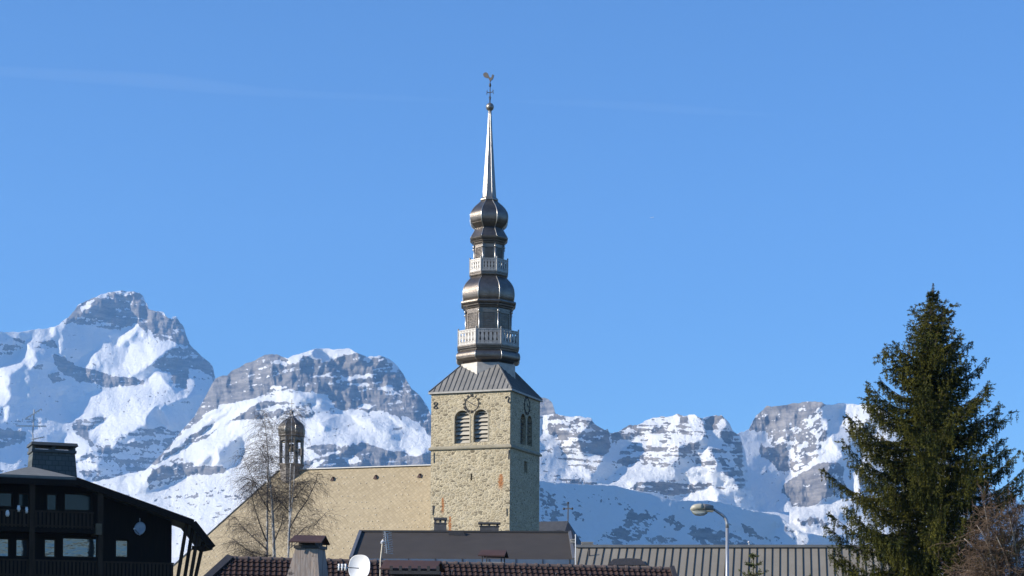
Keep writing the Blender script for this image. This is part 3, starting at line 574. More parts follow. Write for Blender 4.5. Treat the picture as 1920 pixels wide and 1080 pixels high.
# pyramid roof with standing seams
def zk(y, R=0): return EYE + (H0 - y) / FPX * (TF.o.y - R)
OH = .16; hwR = Wt + OH; apex = zk(634); zr0 = zE + .03
slope = 1.19; top_r = .9; zt_ = zr0 + slope * (hwR - top_r)
M_seam = nm('standing_seam_lead', (.235, .225, .21), (.16, .155, .145), 1.1, .65, .1, .25, (1, 1, 1), spec=.25)
r_ = MB()
r_.loft([[(sx * hw, sy * hw, z) for sx, sy in ((-1, -1), (1, -1), (1, 1), (-1, 1))] for hw, z in ((hwR, zr0), (hwR, zr0 + .07), (top_r, zt_ + .07))])
sm_ = MB()
for side in range(4):
    R4 = Matrix.Rotation(rad(90 * side), 3, 'Z')
    nse = 17
    for k in range(1, nse):
        u = -hwR + 2 * hwR * k / nse
        lim = max(abs(u), top_r)
        a = R4 @ Vector((u, -hwR + .01, zr0 + .08)); b = R4 @ Vector((u, -lim - .01, zr0 + .08 + slope * (hwR - lim - .01)))
        if (b - a).length > .15: sm_.bar(a, b, .05, .085)
    r_.bar(R4 @ Vector((-hwR, -hwR, zr0 + .09)), R4 @ Vector((-top_r, -top_r, zt_ + .09)), .11, .09)
roof = r_.build('roof', M_seam, tower); sm_.build('standing_seam', nm('dark_lead_seam', (.10, .10, .098), (.07, .07, .07), 2, .6, .1, 0), roof)
f_ = MB(); f_.loft([[(sx * hw, sy * hw, z) for sx, sy in ((-1, -1), (1, -1), (1, 1), (-1, 1))] for hw, z in ((hwR + .025, zr0 - .09), (hwR + .025, zr0 + .05), (hwR - .03, zr0 + .05), (hwR - .03, zr0 - .09))], False)
f_.build('eave_board', nm('pale_eave_board', (.42, .40, .36), (.3, .28, .25), 2, .7), roof)
# spire: eight-sided, built of tiers; a little off the tower axis as in the photograph
SC = (.11, .04)
def tin_mat():
    mt, n, L, bs = newmat('weathered_tin_scales')
    tc = N(n, 'TexCoord'); sx = N(n, 'SeparateXYZ'); L.new(tc.outputs['Object'], sx.inputs[0])
    v = coords(n, L, (1, 1, 1)); f = noise(n, L, v, 1.3, 5, .65); g = noise(n, L, v, 9, 4)
    c = mixc(n, L, ramp(n, L, f, .35, .7), (.20, .172, .147), (.115, .098, .083))
    c = mixc(n, L, ramp(n, L, g, .5, .8, (0, 0, 0), (.6, .6, .6)), c, (.10, .088, .078))
    L.new(c, bs.inputs['Base Color']); bs.inputs['Metallic'].default_value = .85; bs.inputs['Roughness'].default_value = .33
    wv = N(n, 'TexWave', wave_type='BANDS', bands_direction='Z', wave_profile='SAW'); wv.inputs['Scale'].default_value = 1.35; wv.inputs['Distortion'].default_value = .3; L.new(v, wv.inputs[0])
    h = N(n, 'Math', operation='MULTIPLY_ADD'); L.new(wv.outputs[1], h.inputs[0]); h.inputs[1].default_value = .5; L.new(g, h.inputs[2])
    bump(n, L, bs, h.outputs[0], .45, .03); return mt
M_scale = tin_mat()
def tier(name, prof, mat, ribs=False, smooth_n=0, parent=None):
    prof = [(y, hw / 22.395) for y, hw in prof]
    if smooth_n:                      # resample the profile along a smooth curve
        q = []
        for i in range(len(prof) - 1):
            p0 = prof[max(i - 1, 0)]; p1 = prof[i]; p2 = prof[i + 1]; p3 = prof[min(i + 2, len(prof) - 1)]
            for k in range(smooth_n):
                t = k / smooth_n
                q.append(tuple(.5 * (2 * p1[j] + (p2[j] - p0[j]) * t + (2 * p0[j] - 5 * p1[j] + 4 * p2[j] - p3[j]) * t * t + (3 * p1[j] - p0[j] - 3 * p2[j] + p3[j]) * t ** 3) for j in (0, 1)))
        prof = q + [prof[-1]]
    mb = MB(); rings = [ngon(R, zk(y, R * .9), 8, 0, SC) for y, R in prof]; mb.loft(rings)
    o = mb.build(name, mat, parent or tower)
    if smooth_n:
        me = o.data; me.polygons.foreach_set('use_smooth', [len(p.vertices) == 4 for p in me.polygons])
        es = [0] * len(me.edges)
        for e_ in me.edges:
            a, b = e_.vertices
            if abs(a - b) == 8: es[e_.index] = 1
        me.attributes.new('sharp_edge', 'BOOLEAN', 'EDGE').data.foreach_set('value', [bool(x) for x in es])
    if ribs:
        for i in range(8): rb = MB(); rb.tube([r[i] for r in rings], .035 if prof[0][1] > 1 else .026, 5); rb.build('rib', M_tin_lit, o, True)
    return o, rings
# turned square base that stands astride the pyramid roof
b_ = MB(); zb_ = zr0 + .3
b_.loft([ngon(2.5, zb_, 8, 0, SC), ngon(2.42, zk(679.5, 2.2), 8, 0, SC)])
b_.build('spire_base', nm('bright_shingle_base', (.44, .41, .37), (.30, .28, .25), 2, .55, .3, .4, (1, 1, 2)), tower)
tier('lower_drum', [(681, 49), (679, 50), (677, 51), (675, 53), (674, 55)], M_scale)
tier('lower_roll', [(674.5, 55), (673, 60), (669, 63.5), (663, 64), (658, 62), (656, 58.5)], M_scale, True, 4)
def storey(y0, y1, hw, win):
    o, _ = tier('storey', [(y0, hw), (y1, hw)], M_scale); R = hw / 22.395; ap = R * math.cos(rad(22.5)); z0, z1 = zk(y0, R * .9), zk(y1, R * .9)
    for k in range(8):
        a = rad(45 * k + 22.5); Rm = Matrix.Translation((SC[0], SC[1], 0)) @ Matrix.Rotation(a + math.pi / 2, 4, 'Z')
        def box(mb, *q): mb.box(*q, M=Rm)
        wz0, wz1 = z0 + (z1 - z0) * win[0], z0 + (z1 - z0) * win[1]; ww = R * .25
        m_ = MB(); box(m_, -ww - .06, -ww, -ap - .05, -ap + .02, wz0, wz1); box(m_, ww, ww + .06, -ap - .05, -ap + .02, wz0, wz1); box(m_, -ww - .06, ww + .06, -ap - .06, -ap + .02, wz1, wz1 + .07)
        fr = m_.build('shutter', M_scale, o)
        m_ = MB()
        for j in range(9):
            zz = wz0 + (wz1 - wz0) * j / 9
            p = [(-ww, -ap - .045, zz), (ww, -ap - .045, zz), (ww, -ap - .005, zz + .05), (-ww, -ap - .005, zz + .05)]
            p = [Rm @ Vector(x) for x in p]; m_.hexa(p, [(x[0], x[1], x[2] + .035) for x in p])
        m_.build('shutter_slats', M_scale, fr)
        a = rad(45 * k); m_ = MB(); ex, ey = math.cos(a), math.sin(a)
        m_.tube([(SC[0] + ex * (R + .02), SC[1] + ey * (R + .02), z) for z in (z0, z1)], .06, 8)
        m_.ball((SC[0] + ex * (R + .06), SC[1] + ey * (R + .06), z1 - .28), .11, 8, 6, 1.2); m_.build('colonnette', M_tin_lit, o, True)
def balustrade(y0, y1, hw, nb):
    R = hw / 22.395; z0, z1 = zk(y0, R * .9), zk(y1, R * .9); vs = ngon(R, 0, 8, 0, SC)
    for k in range(8):
        a, b = Vector(vs[k]), Vector(vs[(k + 1) % 8]); t = (b - a)
        m_ = MB(); U = lambda f, z: a + t * f + Vector((0, 0, z))
        m_.bar(U(0, z1 - .04), U(1, z1 - .04), .10, .08); m_.bar(U(0, z0 + .05), U(1, z0 + .05), .07, .10); m_.bar(U(0, z1 - .26), U(1, z1 - .26), .04, .05); m_.bar(U(0, z0 + .24), U(1, z0 + .24), .04, .05)
        n_ = t.normalized().cross(Vector((0, 0, 1)))
        for j in range(nb):      # sawn flat balusters, waisted
            f = (j + .5) / nb; c = a + t * f; u = t.normalized(); wB = t.length / nb * .5
            zs = [z0 + .1, z0 + .26, z0 + .36, (z0 + z1) / 2, z1 - .36, z1 - .22, z1 - .08]; wsx = [1, 1, .62, .98, .62, 1, 1]
            rings = []
            for z, q in zip(zs, wsx):
                hw_ = wB * q * .9
                rings.append([c - u * hw_ - n_ * .02 + Vector((0, 0, z)), c + u * hw_ - n_ * .02 + Vector((0, 0, z)), c + u * hw_ + n_ * .02 + Vector((0, 0, z)), c - u * hw_ + n_ * .02 + Vector((0, 0, z))])
            m_.loft(rings)
        m_.build('balustrade', M_rail, tower)
        m_ = MB(); m_.tube([a + Vector((0, 0, z0)), a + Vector((0, 0, z1 + .05))], .06, 6); m_.ball((a.x, a.y, z1 + .1), .075, 8, 5); m_.build('balcony_post', M_rail, tower)
tier('lower_balcony', [(657, 56), (655, 57), (652, 57.5), (651, 60.5), (647.5, 61), (647, 62.5), (644.5, 62.5)], M_scale)
balustrade(645, 616, 60.5, 6)
storey(645, 576, 45.5, (.42, .86))
tier('lower_cornice', [(577, 45.5), (575, 47.5), (573, 48), (571, 51), (568.5, 51.5), (566.5, 54.5), (563.5, 55.5), (561, 55), (560, 50)], M_scale)
tier('lower_dome', [(560, 49.5), (557, 51), (551, 52), (544, 52), (536, 50.5), (529, 47), (524, 42.5), (520.5, 38.5), (518, 36)], M_scale, True, 4)
tier('upper_balcony', [(519, 33), (518, 35), (516, 35.5), (515, 37), (513, 38), (511, 38), (510, 39), (507.5, 39), (507, 37)], M_scale)
balustrade(507.5, 484, 38, 5)
storey(508, 455, 29.3, (.42, .84))
tier('upper_cornice', [(457, 29.3), (454, 30.5), (452, 31), (450.5, 33.5), (448.5, 34), (446.5, 36.5), (444, 38), (442, 38.3), (441, 37)], M_scale)
tier('upper_skirt', [(442, 37.5), (436, 33.5), (430, 29.5), (426, 27), (424.5, 26.8)], M_scale, True, 3)
tier('onion_dome', [(426, 26.5), (422, 30), (416, 34.8), (410, 37.3), (403, 38.2), (396, 37.3), (389.5, 33.5), (384, 28), (379.5, 21.5), (376, 17), (373, 15.5)], M_scale, True, 4)
tier('collar', [(375.5, 14.5), (374.5, 17.2), (373, 17.8), (371, 17.6), (369.5, 15), (368, 14)], M_tin)
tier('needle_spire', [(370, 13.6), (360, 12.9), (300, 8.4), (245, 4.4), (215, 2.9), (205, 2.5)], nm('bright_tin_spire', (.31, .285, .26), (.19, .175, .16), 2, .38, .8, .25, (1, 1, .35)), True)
zb_ = zk(201); m_ = MB(); m_.ball((SC[0], SC[1], zb_), 7.6 / 22.395, 18, 12); m_.build('ball', M_tin, tower, True)
m_ = MB(); rod = lambda y: (SC[0], SC[1], zk(y))
m_.tube([rod(196), rod(152)], [.05, .03], 6); zc = zk(174)
for s in (-1, 1):
    m_.tube([(SC[0] + s * x, SC[1], zc + z) for x, z in ((0, 0), (.22, .03), (.30, .12), (.24, .2))], .035, 5); m_.tube([(SC[0] + s * x, SC[1], zc + z) for x, z in ((.22, .02), (.32, -.06), (.27, -.14))], .03, 5)
    m_.tube([(SC[0] + s * x, SC[1], zk(186) + z) for x, z in ((0, 0), (.1, .1), (.04, .22))], .025, 5)
m_.ball((SC[0], SC[1], zk(160)), .1, 8, 6, 1.9); m_.ball((SC[0], SC[1], zk(186)), .08, 8, 6, 1.3); m_.build('finial_cross', M_dark, tower, True)
m_ = MB(); cz = zk(150); k_ = 1 / 22.395     # weathercock, seen side on: fan tail left, head right
Y0 = SC[1]; C = lambda dx, y: (SC[0] + dx * k_ * 1.06, zk(y))
def plate(pts, th=.03):
    q = [C(*p) for p in pts]; n = len(q)
    m_.loft([[(x, Y0 - th, z) for x, z in q], [(x, Y0 + th, z) for x, z in q]])
plate([(-3, 146), (-5.5, 146.5), (-10, 144.5), (-13, 141), (-13.3, 137.5), (-11, 135.3), (-7, 135.2), (-4, 138), (-2.6, 142)], .02)
plate([(-3.4, 146), (-2.4, 143), (0, 146), (2.2, 146.4), (3.2, 144), (4, 141), (5.6, 140.6), (6.2, 142), (8, 143), (6.4, 144), (6, 147), (4.5, 150), (2, 151.5), (.8, 153.5), (-.4, 153.5), (-.8, 151), (-2.6, 148.5)], .045)
m_.build('weathercock', M_dark, tower)
# ---------------------------------------------------------------- nave, turret and choir
def roof_tile_mat():
    mt, n, L, bs = newmat('tan_scale_tiles'); v = coords(n, L, (1, 1.55, 1.55))
    br = N(n, 'TexBrick', offset=.5); br.inputs['Scale'].default_value = 1; br.inputs['Brick Width'].default_value = .44; br.inputs['Row Height'].default_value = .44; br.inputs['Mortar Size'].default_value = .03
    br.inputs['Color1'].default_value = c4((.40, .325, .205)); br.inputs['Color2'].default_value = c4((.30, .24, .145)); br.inputs['Mortar'].default_value = c4((.24, .19, .115))
    tc = N(n, 'TexCoord'); sx = N(n, 'SeparateXYZ'); L.new(tc.outputs['Object'], sx.inputs[0]); k1 = N(n, 'Math', operation='MULTIPLY'); L.new(sx.outputs[2], k1.inputs[0]); k1.inputs[1].default_value = 1.26
    ad = N(n, 'Math', operation='ADD'); L.new(sx.outputs[0], ad.inputs[0]); L.new(k1.outputs[0], ad.inputs[1]); sb = N(n, 'Math', operation='SUBTRACT'); L.new(sx.outputs[0], sb.inputs[0]); L.new(k1.outputs[0], sb.inputs[1])
    cb = N(n, 'CombineXYZ'); L.new(ad.outputs[0], cb.inputs[0]); L.new(sb.outputs[0], cb.inputs[1]); L.new(cb.outputs[0], br.inputs[0]); br.offset = 0
    f = noise(n, L, v, .35, 5); g = noise(n, L, v, 5, 4)
    c = mixc(n, L, ramp(n, L, f, .35, .7, (0, 0, 0), (.5, .5, .5)), br.outputs[0], (.40, .33, .215))
    c = mixc(n, L, ramp(n, L, g, .40, .7, (0, 0, 0), (.5, .5, .5)), c, (.23, .18, .11))
    L.new(c, bs.inputs['Base Color']); bs.inputs['Roughness'].default_value = .75; bump(n, L, bs, br.outputs[1], -.3, .02); return mt
tR = math.tan(rad(52.5)); yR = 5.0; hwN = 8.8
rid = TF.onY(700, 876.5, yR); zRn = rid.z; xe = TF.onY(523, 882, yR).x
church = thing('church_nave', 'long church nave under a steep tan scale tile roof left of the stone tower', 'church', tuple(TF.M @ Vector((-14, yR, 0))), TH)
OC = (-14, yR, 0)
xR2 = -2.6; zEv = zRn - hwN * tR
n_ = MB(); n_.hexa([(xe - hwN + .6, yR - hwN + .5, 0), (xR2 - .4, yR - hwN + .5, 0), (xR2 - .4, yR + hwN - .5, 0), (xe - hwN + .6, yR + hwN - .5, 0)], [(xe - hwN + .6, yR - hwN + .5, zEv + .4), (xR2 - .4, yR - hwN + .5, zEv + .4), (xR2 - .4, yR + hwN - .5, zEv + .4), (xe - hwN + .6, yR + hwN - .5, zEv + .4)])
n_.build('wall', M_plaster, church, off=OC)
A, B = (xe, yR, zRn), (xR2, yR, zRn); FL, FR = (xe - hwN, yR - hwN, zEv), (xR2, yR - hwN, zEv); BL, BR = (xe - hwN, yR + hwN, zEv), (xR2, yR + hwN, zEv)
n_ = MB(); n_.poly(FL, FR, B, A); n_.poly(BR, BL, A, B); n_.poly(BL, FL, A); n_.poly(FR, BR, B); n_.poly(FL, BL, BR, FR)
nroof = n_.build('roof', roof_tile_mat(), church, off=OC)
n_ = MB(); up = Vector((0, 0, .05)); n_.bar(Vector(A) + up, Vector(B) + up, .42, .09); n_.build('ridge_cap', nm('pale_ridge_flashing', (.5, .5, .5), (.4, .4, .4), 2, .5, .3, .1), nroof, off=OC)
n_ = MB(); n_.bar(Vector(A) + Vector((0, 0, .03)), Vector(FL) + Vector((0, 0, .03)), .22, .07); n_.build('hip_cap', nm('hip_flashing', (.42, .40, .36), (.3, .28, .25), 2, .5, .3, .1), nroof, off=OC)
hk = MB(); q = 0      # snow hooks
for j in range(18):
    d = .7 + j * .46
    x = xe - d + .4 + (.29 if j % 2 else 0)
    while x < -3.4:
        if random.random() < .42: x += .58; continue
        x_ = x; x = x + random.uniform(-.1, .1); zz = zRn - d * tR; hk.box(x - .028, x + .028, yR - d - .07, yR - d - .01, zz + .0, zz + .05); x = x_ + .58
hk.build('snow_hook', nm('pale_snow_hook', (.7, .66, .56), (.6, .56, .48), 3, .5), nroof, off=OC)['kind'] = 'stuff'
for x_, y_ in ((623.5, 902), (704, 898.5), (786.5, 896)):
    c = TF.onY(x_, y_, yR - .55); d = (zRn - c.z) / tR; c = Vector((TF.onY(x_, y_, yR - d).x, yR - d, zRn - d * tR))
    v_ = MB(); a, b, t_ = c + Vector((-.2, -.02, -.02)), c + Vector((.2, -.02, -.02)), c + Vector((0, -.02, .33))
    v_.add([a + Vector((0, -.12, 0)), b + Vector((0, -.12, 0)), t_ + Vector((0, -.10, 0)), c + Vector((0, .35, .4))], [(0, 1, 2), (0, 2, 3), (2, 1, 3)]); v_.build('roof_ventilator', M_brownmetal, nroof, off=OC)
# bell turret on the ridge
tx = TF.onY(546.5, 850, yR).x; TK = TF.M @ Vector((tx, yR, 0)); kt = FPX / TK.y; zq = lambda y: EYE + (H0 - y) / kt
def tur(name, prof, mat, n=8, ph=0, ribs=False, parent=None, sm=False):
    mb = MB(); rings = [ngon(hw / kt, zq(y), n, ph, (tx, yR)) for y, hw in prof]; mb.loft(rings); o = mb.build(name, mat, parent or church, off=OC)
    if ribs:
        for i in range(n): rb = MB(); rb.tube([r[i] for r in rings], .035, 5); rb.build('rib', M_tin_lit, o, True, off=OC)
    return o
M_tur = nm('dull_tin', (.20, .183, .16), (.115, .105, .095), 2, .42, .6, .3)
turret = tur('bell_turret', [(925, 20), (882, 22), (877, 23.5), (875.5, 25), (873.5, 25), (873, 23)], nm('turret_base_shingle', (.24, .215, .19), (.16, .14, .125), 3, .6, .3, .4))
for i in range(8):
    a = rad(45 * i); p = lambda z, r=21.5: (tx + r / kt * math.cos(a), yR + r / kt * math.sin(a), z)
    m_ = MB(); m_.tube([p(zq(873)), p(zq(823))], .115, 6); m_.build('turret_post', M_tur, turret, off=OC)
for i in range(8):
    rl = MB()
    a, b = rad(45 * i), rad(45 + 45 * i); q = lambda t, z: Vector((tx + 21.5 / kt * math.cos(t), yR + 21.5 / kt * math.sin(t), z))
    for y_ in (855, 860.5): rl.bar(q(a, zq(y_)), q(b, zq(y_)), .04)
    rl.bar(q(a, zq(826)), q(b, zq(826)), .1, .32)
    c0 = (q(a, 0) + q(b, 0)) / 2
    for f in (.0, 1): rl.bar(q(a, zq(832)).lerp(q(b, zq(832)), f), q(a, zq(828)).lerp(q(b, zq(828)), .5 + (f - .5) * .4), .06, .1)
    rl.build('turret_rail', M_tur, turret, off=OC)
tur('turret_cornice', [(824, 22), (823, 24), (821, 26), (819.5, 25.5), (818.5, 24)], M_tur, parent=turret)
tur('turret_dome', [(819.5, 24.3), (815, 25.6), (809, 25.9), (804, 25), (799, 22.5), (795, 18.5), (791.5, 13), (788, 8), (785, 4.8), (782, 3.2), (778, 2.4)], M_tur, ribs=True, parent=turret)
m_ = MB(); m_.tube([(tx, yR, zq(780)), (tx, yR, zq(774))], .11, 8); m_.ball((tx, yR, zq(775.5)), .17, 10, 7); m_.tube([(tx, yR, zq(775)), (tx, yR, zq(752))], .028, 5)
m_.bar((tx - .22, yR, zq(760)), (tx + .22, yR, zq(760)), .05); m_.build('turret_finial', M_tin, turret, True, off=OC)
bl = MB(); zb0 = zq(850); bl.loft([[(tx + r * math.cos(rad(20 * i)), yR + r * math.sin(rad(20 * i)), zb0 + z) for i in range(18)] for r, z in ((.42, 0), (.40, .06), (.30, .3), (.25, .55), (.2, .68), (.06, .74))]); bl.tube([(tx, yR, zb0 + .7), (tx, yR, zq(826))], .03)
bl.bar((tx - .95, yR, zb0 + .86), (tx + .95, yR, zb0 + .86), .12); bl.build('bell', nm('bell_bronze', (.20, .15, .08), (.12, .10, .06), 4, .4, .8, .1), turret, off=OC)
hf = MB(); hf.box(tx + .98, tx + 1.35, yR - .55, yR - .2, zq(859), zq(846)); hf.bar((tx + .6, yR - .4, zq(853)), (tx + 1.0, yR - .4, zq(853)), .06)
hf.build('turret_siren', M_dark, turret, off=OC)
# choir roof right of the tower with an iron cross
d0 = 172; cr = P(1065, 977, d0); cl = P(985, 974, d0 - 1)
choir = thing('church_choir', 'low dark slate choir with a small iron cross, tucked right behind the stone tower', 'church', (cr.x, cr.y, 0), TH)
CF = Frame((cr.x, cr.y, 0), TH); zc = cr.z; hw_ = 3.6; dz = 4.2
m_ = MB(); a0 = (0, 0, zc); a1 = (-9, 0, zc)
ring = [(-9, -hw_, zc - dz), (0, -hw_, zc - dz), (2.4, -hw_ * .42, zc - dz), (2.4, hw_ * .42, zc - dz), (0, hw_, zc - dz), (-9, hw_, zc - dz)]
for i in range(5):
    p, q = ring[i], ring[i + 1]
    if i == 0: m_.poly(p, q, a0, a1)
    elif i == 4: m_.poly(p, q, a1, a0)
    else: m_.poly(p, q, a0)
m_.poly(ring[5], ring[0], a1); m_.poly(*ring[::-1]); m_.build('roof', nm('dark_slate', (.055, .058, .065), (.035, .037, .042), 3, .55, 0, .4), choir)
m_ = MB(); sc2 = lambda k, p: (p[0] * 1 - .15, p[1] * .95, 0)
rb = [(x - .12, y * .95, 0) for x, y, z in ring]; m_.loft([rb, [(x, y, zc - dz + .01) for x, y, z in rb]]); m_.build('wall', M_plaster, choir)
m_ = MB(); h = 34 / FPX * d0; m_.bar((0, 0, zc - .1), (0, 0, zc + h), .09); m_.bar((-.42, 0, zc + h * .68), (.42, 0, zc + h * .68), .09)
for q in ((-.42, h * .68), (.42, h * .68), (0, h)): m_.ball((q[0], 0, zc + q[1]), .12, 8, 6)
m_.build('cross', M_dark, choir)
# ---------------------------------------------------------------- village roofs in front of the church
def gable(name, label, cat, R0, R1, E0_, E1, mats, thick=.12, gut=None, group=None, wall_inset=.35):
    """house from its ridge (R0 left, R1 right) and its front eave (E0_, E1); back slope mirrored"""
    R0, R1, E0_, E1 = map(Vector, (R0, R1, E0_, E1)); c = (E0_ + E1) / 2
    root = thing(name, label, cat, (c.x, c.y, 0), 0, group); off = root.location
    B0 = Vector((2 * R0.x - E0_.x, 2 * R0.y - E0_.y, E0_.z)); B1 = Vector((2 * R1.x - E1.x, 2 * R1.y - E1.y, E1.z)); d = Vector((0, 0, -thick))
    m_ = MB(); m_.poly(E0_, E1, R1, R0); m_.poly(B1, B0, R0, R1)
    m_.poly(E0_ + d, R0 + d, R1 + d, E1 + d); m_.poly(B0 + d, B1 + d, R1 + d, R0 + d)
    for a, b in ((E0_, E1), (B1, B0)): m_.poly(a + d, b + d, b, a)
    for e, r, b in ((E0_, R0, B0), (B1, R1, E1)): m_.poly(e, r, r + d, e + d); m_.poly(r, b, b + d, r + d)
    roof = m_.build('roof', mats[0], root, off=off)
    k = wall_inset; cen = (E0_ + E1 + B0 + B1) / 4; ins = lambda p, z: Vector((p.x + (cen.x - p.x) * k * .18, p.y + (cen.y - p.y) * k * .18, z))
    w_ = MB(); lo = [ins(p, 0) for p in (E0_, E1, B1, B0)]; hi = [ins(p, E0_.z - thick - .02) for p in (E0_, E1, B1, B0)]; w_.hexa(lo, hi)
    for e, r, b in ((E0_, R0, B0), (E1, R1, B1)):
        q = ins(e, E0_.z - thick - .02), ins(b, E0_.z - thick - .02), ins(r, r.z - thick - .1); w_.poly(*q)
    w_.build('wall', mats[1], root, off=off)
    return root, roof, off
# dark grey sheet roof under the tower
gR0, gR1 = P(676, 997, 100), P(1068, 998.5, 100); gE0, gE1 = P(657.5, 1047.5, 94), P(1076, 1049.5, 94)
grey, groof, goff = gable('grey_roof_house', 'house with a smooth dark grey sheet roof and blue gutter, directly below the stone tower', 'house', gR0, gR1, gE0, gE1, (M_anth, M_wood_dark))
m_ = MB(); up = Vector((0, 0, .03)); m_.bar(gR0 + up, gR1 + up, .34, .1); m_.build('ridge_cap', M_dark, groof, off=goff)
M_vt = nm('pale_verge_trim', (.16, .16, .165), (.12, .12, .125), 3, .5, .2, 0)
for a, b in ((gR0, gE0), (gR1, gE1)): m_ = MB(); m_.bar(a + Vector((0, 0, .03)), b + Vector((0, 0, .03)), .16, .14); m_.build('verge_trim', M_vt, groof, off=goff)
m_ = MB(); fw = Vector((0, -.1, -.12)); m_.bar(gE0 + fw, gE1 + fw, .16, .24); m_.build('gutter', M_gutter, grey, off=goff)
for t in np.linspace(.02, .98, 9): p = gE0.lerp(gE1, t) + fw; m_ = MB(); m_.box(p.x - .02, p.x + .02, p.y - .10, p.y + .02, p.z - .16, p.z + .16); m_.build('gutter_bracket', M_dark, grey, off=goff)
def on(a, b, c, px, py):       # point where the line of sight meets the plane of three points
    n_ = (b - a).cross(c - a); r = ray(px, py); return E0 + r * ((a - E0).dot(n_) / r.dot(n_))
m_ = MB(); p = on(gR0, gR1, gE0, 856, 1001); m_.box(p.x - .42, p.x + .42, p.y - .35, p.y + .1, p.z - .1, p.z + .1); m_.box(p.x - .12, p.x + .5, p.y - .5, p.y - .3, p.z - .2, p.z - .05); m_.build('roof_hatch', M_dark, groof, off=goff)
def slot_chimney(px0, px1, yt, yb, d, parent, off, mat, flare=.0, slots=2, depth=.8, name='chimney', cap=1.1):
    """rendered stack with an open slot under a slab cap"""
    a, b = P(px0, yb, d), P(px1, yb, d); zt, zb = P(px0, yt, d).z, a.z - .5; xc = (a.x + b.x) / 2; hw = (b.x - a.x) / 2; y0 = a.y
    H = zt - a.z; m_ = MB(); r = lambda k, z: [(xc - hw * k, y0 - depth / 2 * k, z), (xc + hw * k, y0 - depth / 2 * k, z), (xc + hw * k, y0 + depth / 2 * k, z), (xc - hw * k, y0 + depth / 2 * k, z)]
    m_.loft([r(1, zb), r(1 - flare, zt - H * .42)]); k = 1 - flare
    m_.loft([r(k * 1.08, zt - H * .42 + .005), r(k * 1.08, zt - H * .34)]); o = m_.build(name, mat, parent, off=off)
    m_ = MB()
    for f in np.linspace(-1, 1, 3): m_.box(xc + f * hw * k * .85 - .05, xc + f * hw * k * .85 + .05, y0 - depth * .4, y0 + depth * .4, zt - H * .335, zt - H * .145)
    m_.loft([r(k * cap * 1.02, zt - H * .145), r(k * cap, zt)]); m_.build('chimney_cap', mat, o, off=off); return o
M_chim = nm('sooty_render', (.085, .085, .09), (.05, .05, .053), 3, .85, 0, .4)
slot_chimney(813, 838, 971, 999, 101.5, grey, goff, M_chim, .12)
slot_chimney(900, 935, 980, 999, 102, grey, goff, M_chim, .0, cap=1.18)
# long standing seam roof on the right
lR0, lR1 = P(1079, 1026, 95), P(1680, 1026, 95); dR = 30
sE = math.tan(rad(30)); dy = 4.2
lE0, lE1 = lR0 + Vector((-.2, -dy, -dy * sE)), lR1 + Vector((-.2, -dy, -dy * sE))
M_long = nm('long_grey_metal_roof', (.25, .225, .185), (.21, .188, .155), 1.0, .75, .0, .15, (.6, .6, .6), spec=.15)
longh, lroof, loff = gable('metal_roof_hall', 'long low hall under a grey standing seam metal roof behind the street lamp', 'building', lR0, lR1, lE0, lE1, (M_long, M_plaster))
m_ = MB(); nse = 42; nrm = Vector((0, -math.sin(rad(30)), math.cos(rad(30))))
for k in range(nse + 1):
    t = k / nse; a = lE0.lerp(lE1, t) + nrm * .03 + Vector((-.12, 0, 0)); b = lR0.lerp(lR1, t) + nrm * .03 + Vector((.30, 0, 0))
    if t > .985: b.x = min(b.x, lR1.x)
    m_.bar(a, b, .03, .025, nrm)
m_.build('standing_seam', nm('dark_seam_strip', (.035, .034, .033), (.025, .025, .025), 2, .9, 0, 0, spec=.05), lroof, off=loff)
m_ = MB(); m_.bar(lR0 + Vector((0, -.02, .05)), lR1 + Vector((0, -.02, .05)), .36, .14); m_.build('ridge_cap', nm('ridge_flashing_grey', (.22, .22, .215), (.17, .17, .165), 2, .5, .2, 0), lroof, off=loff)
M_conc2 = nm('banded_concrete_chimney', (.36, .34, .30), (.26, .245, .22), 3, .85, 0, .3)
def banded(px0, px1, yt, yb, d):
    a, b = P(px0, yb, d), P(px1, yb, d); zt = P(px0, yt, d).z; H = zt - a.z; m_ = MB(); xc = (a.x + b.x) / 2; hw = (b.x - a.x) / 2
    m_.box(xc - hw * .8, xc + hw * .8, a.y - .3, a.y + .3, a.z - .6, zt - H * .03)
    for k in range(3): z = zt - H * (.02 + .3 * k); m_.box(xc - hw * (1 - .0 * k), xc + hw, a.y - .36, a.y + .36, z - H * .13, z)
    return m_.build('chimney', M_conc2, longh, off=loff)
banded(1090, 1112, 1016.5, 1027, 96.5); banded(1069.5, 1077.5, 1011, 1027, 97.5)
p = on(lR0, lR1, lE0, 1105, 1043); m_ = MB(); q = on(lR0, lR1, lE0, 1127, 1038.5)
m_.tube([p - nrm * .1, p + Vector((0, 0, .32))], .045, 8); m_.build('vent_pipe', M_dark, lroof, off=loff)
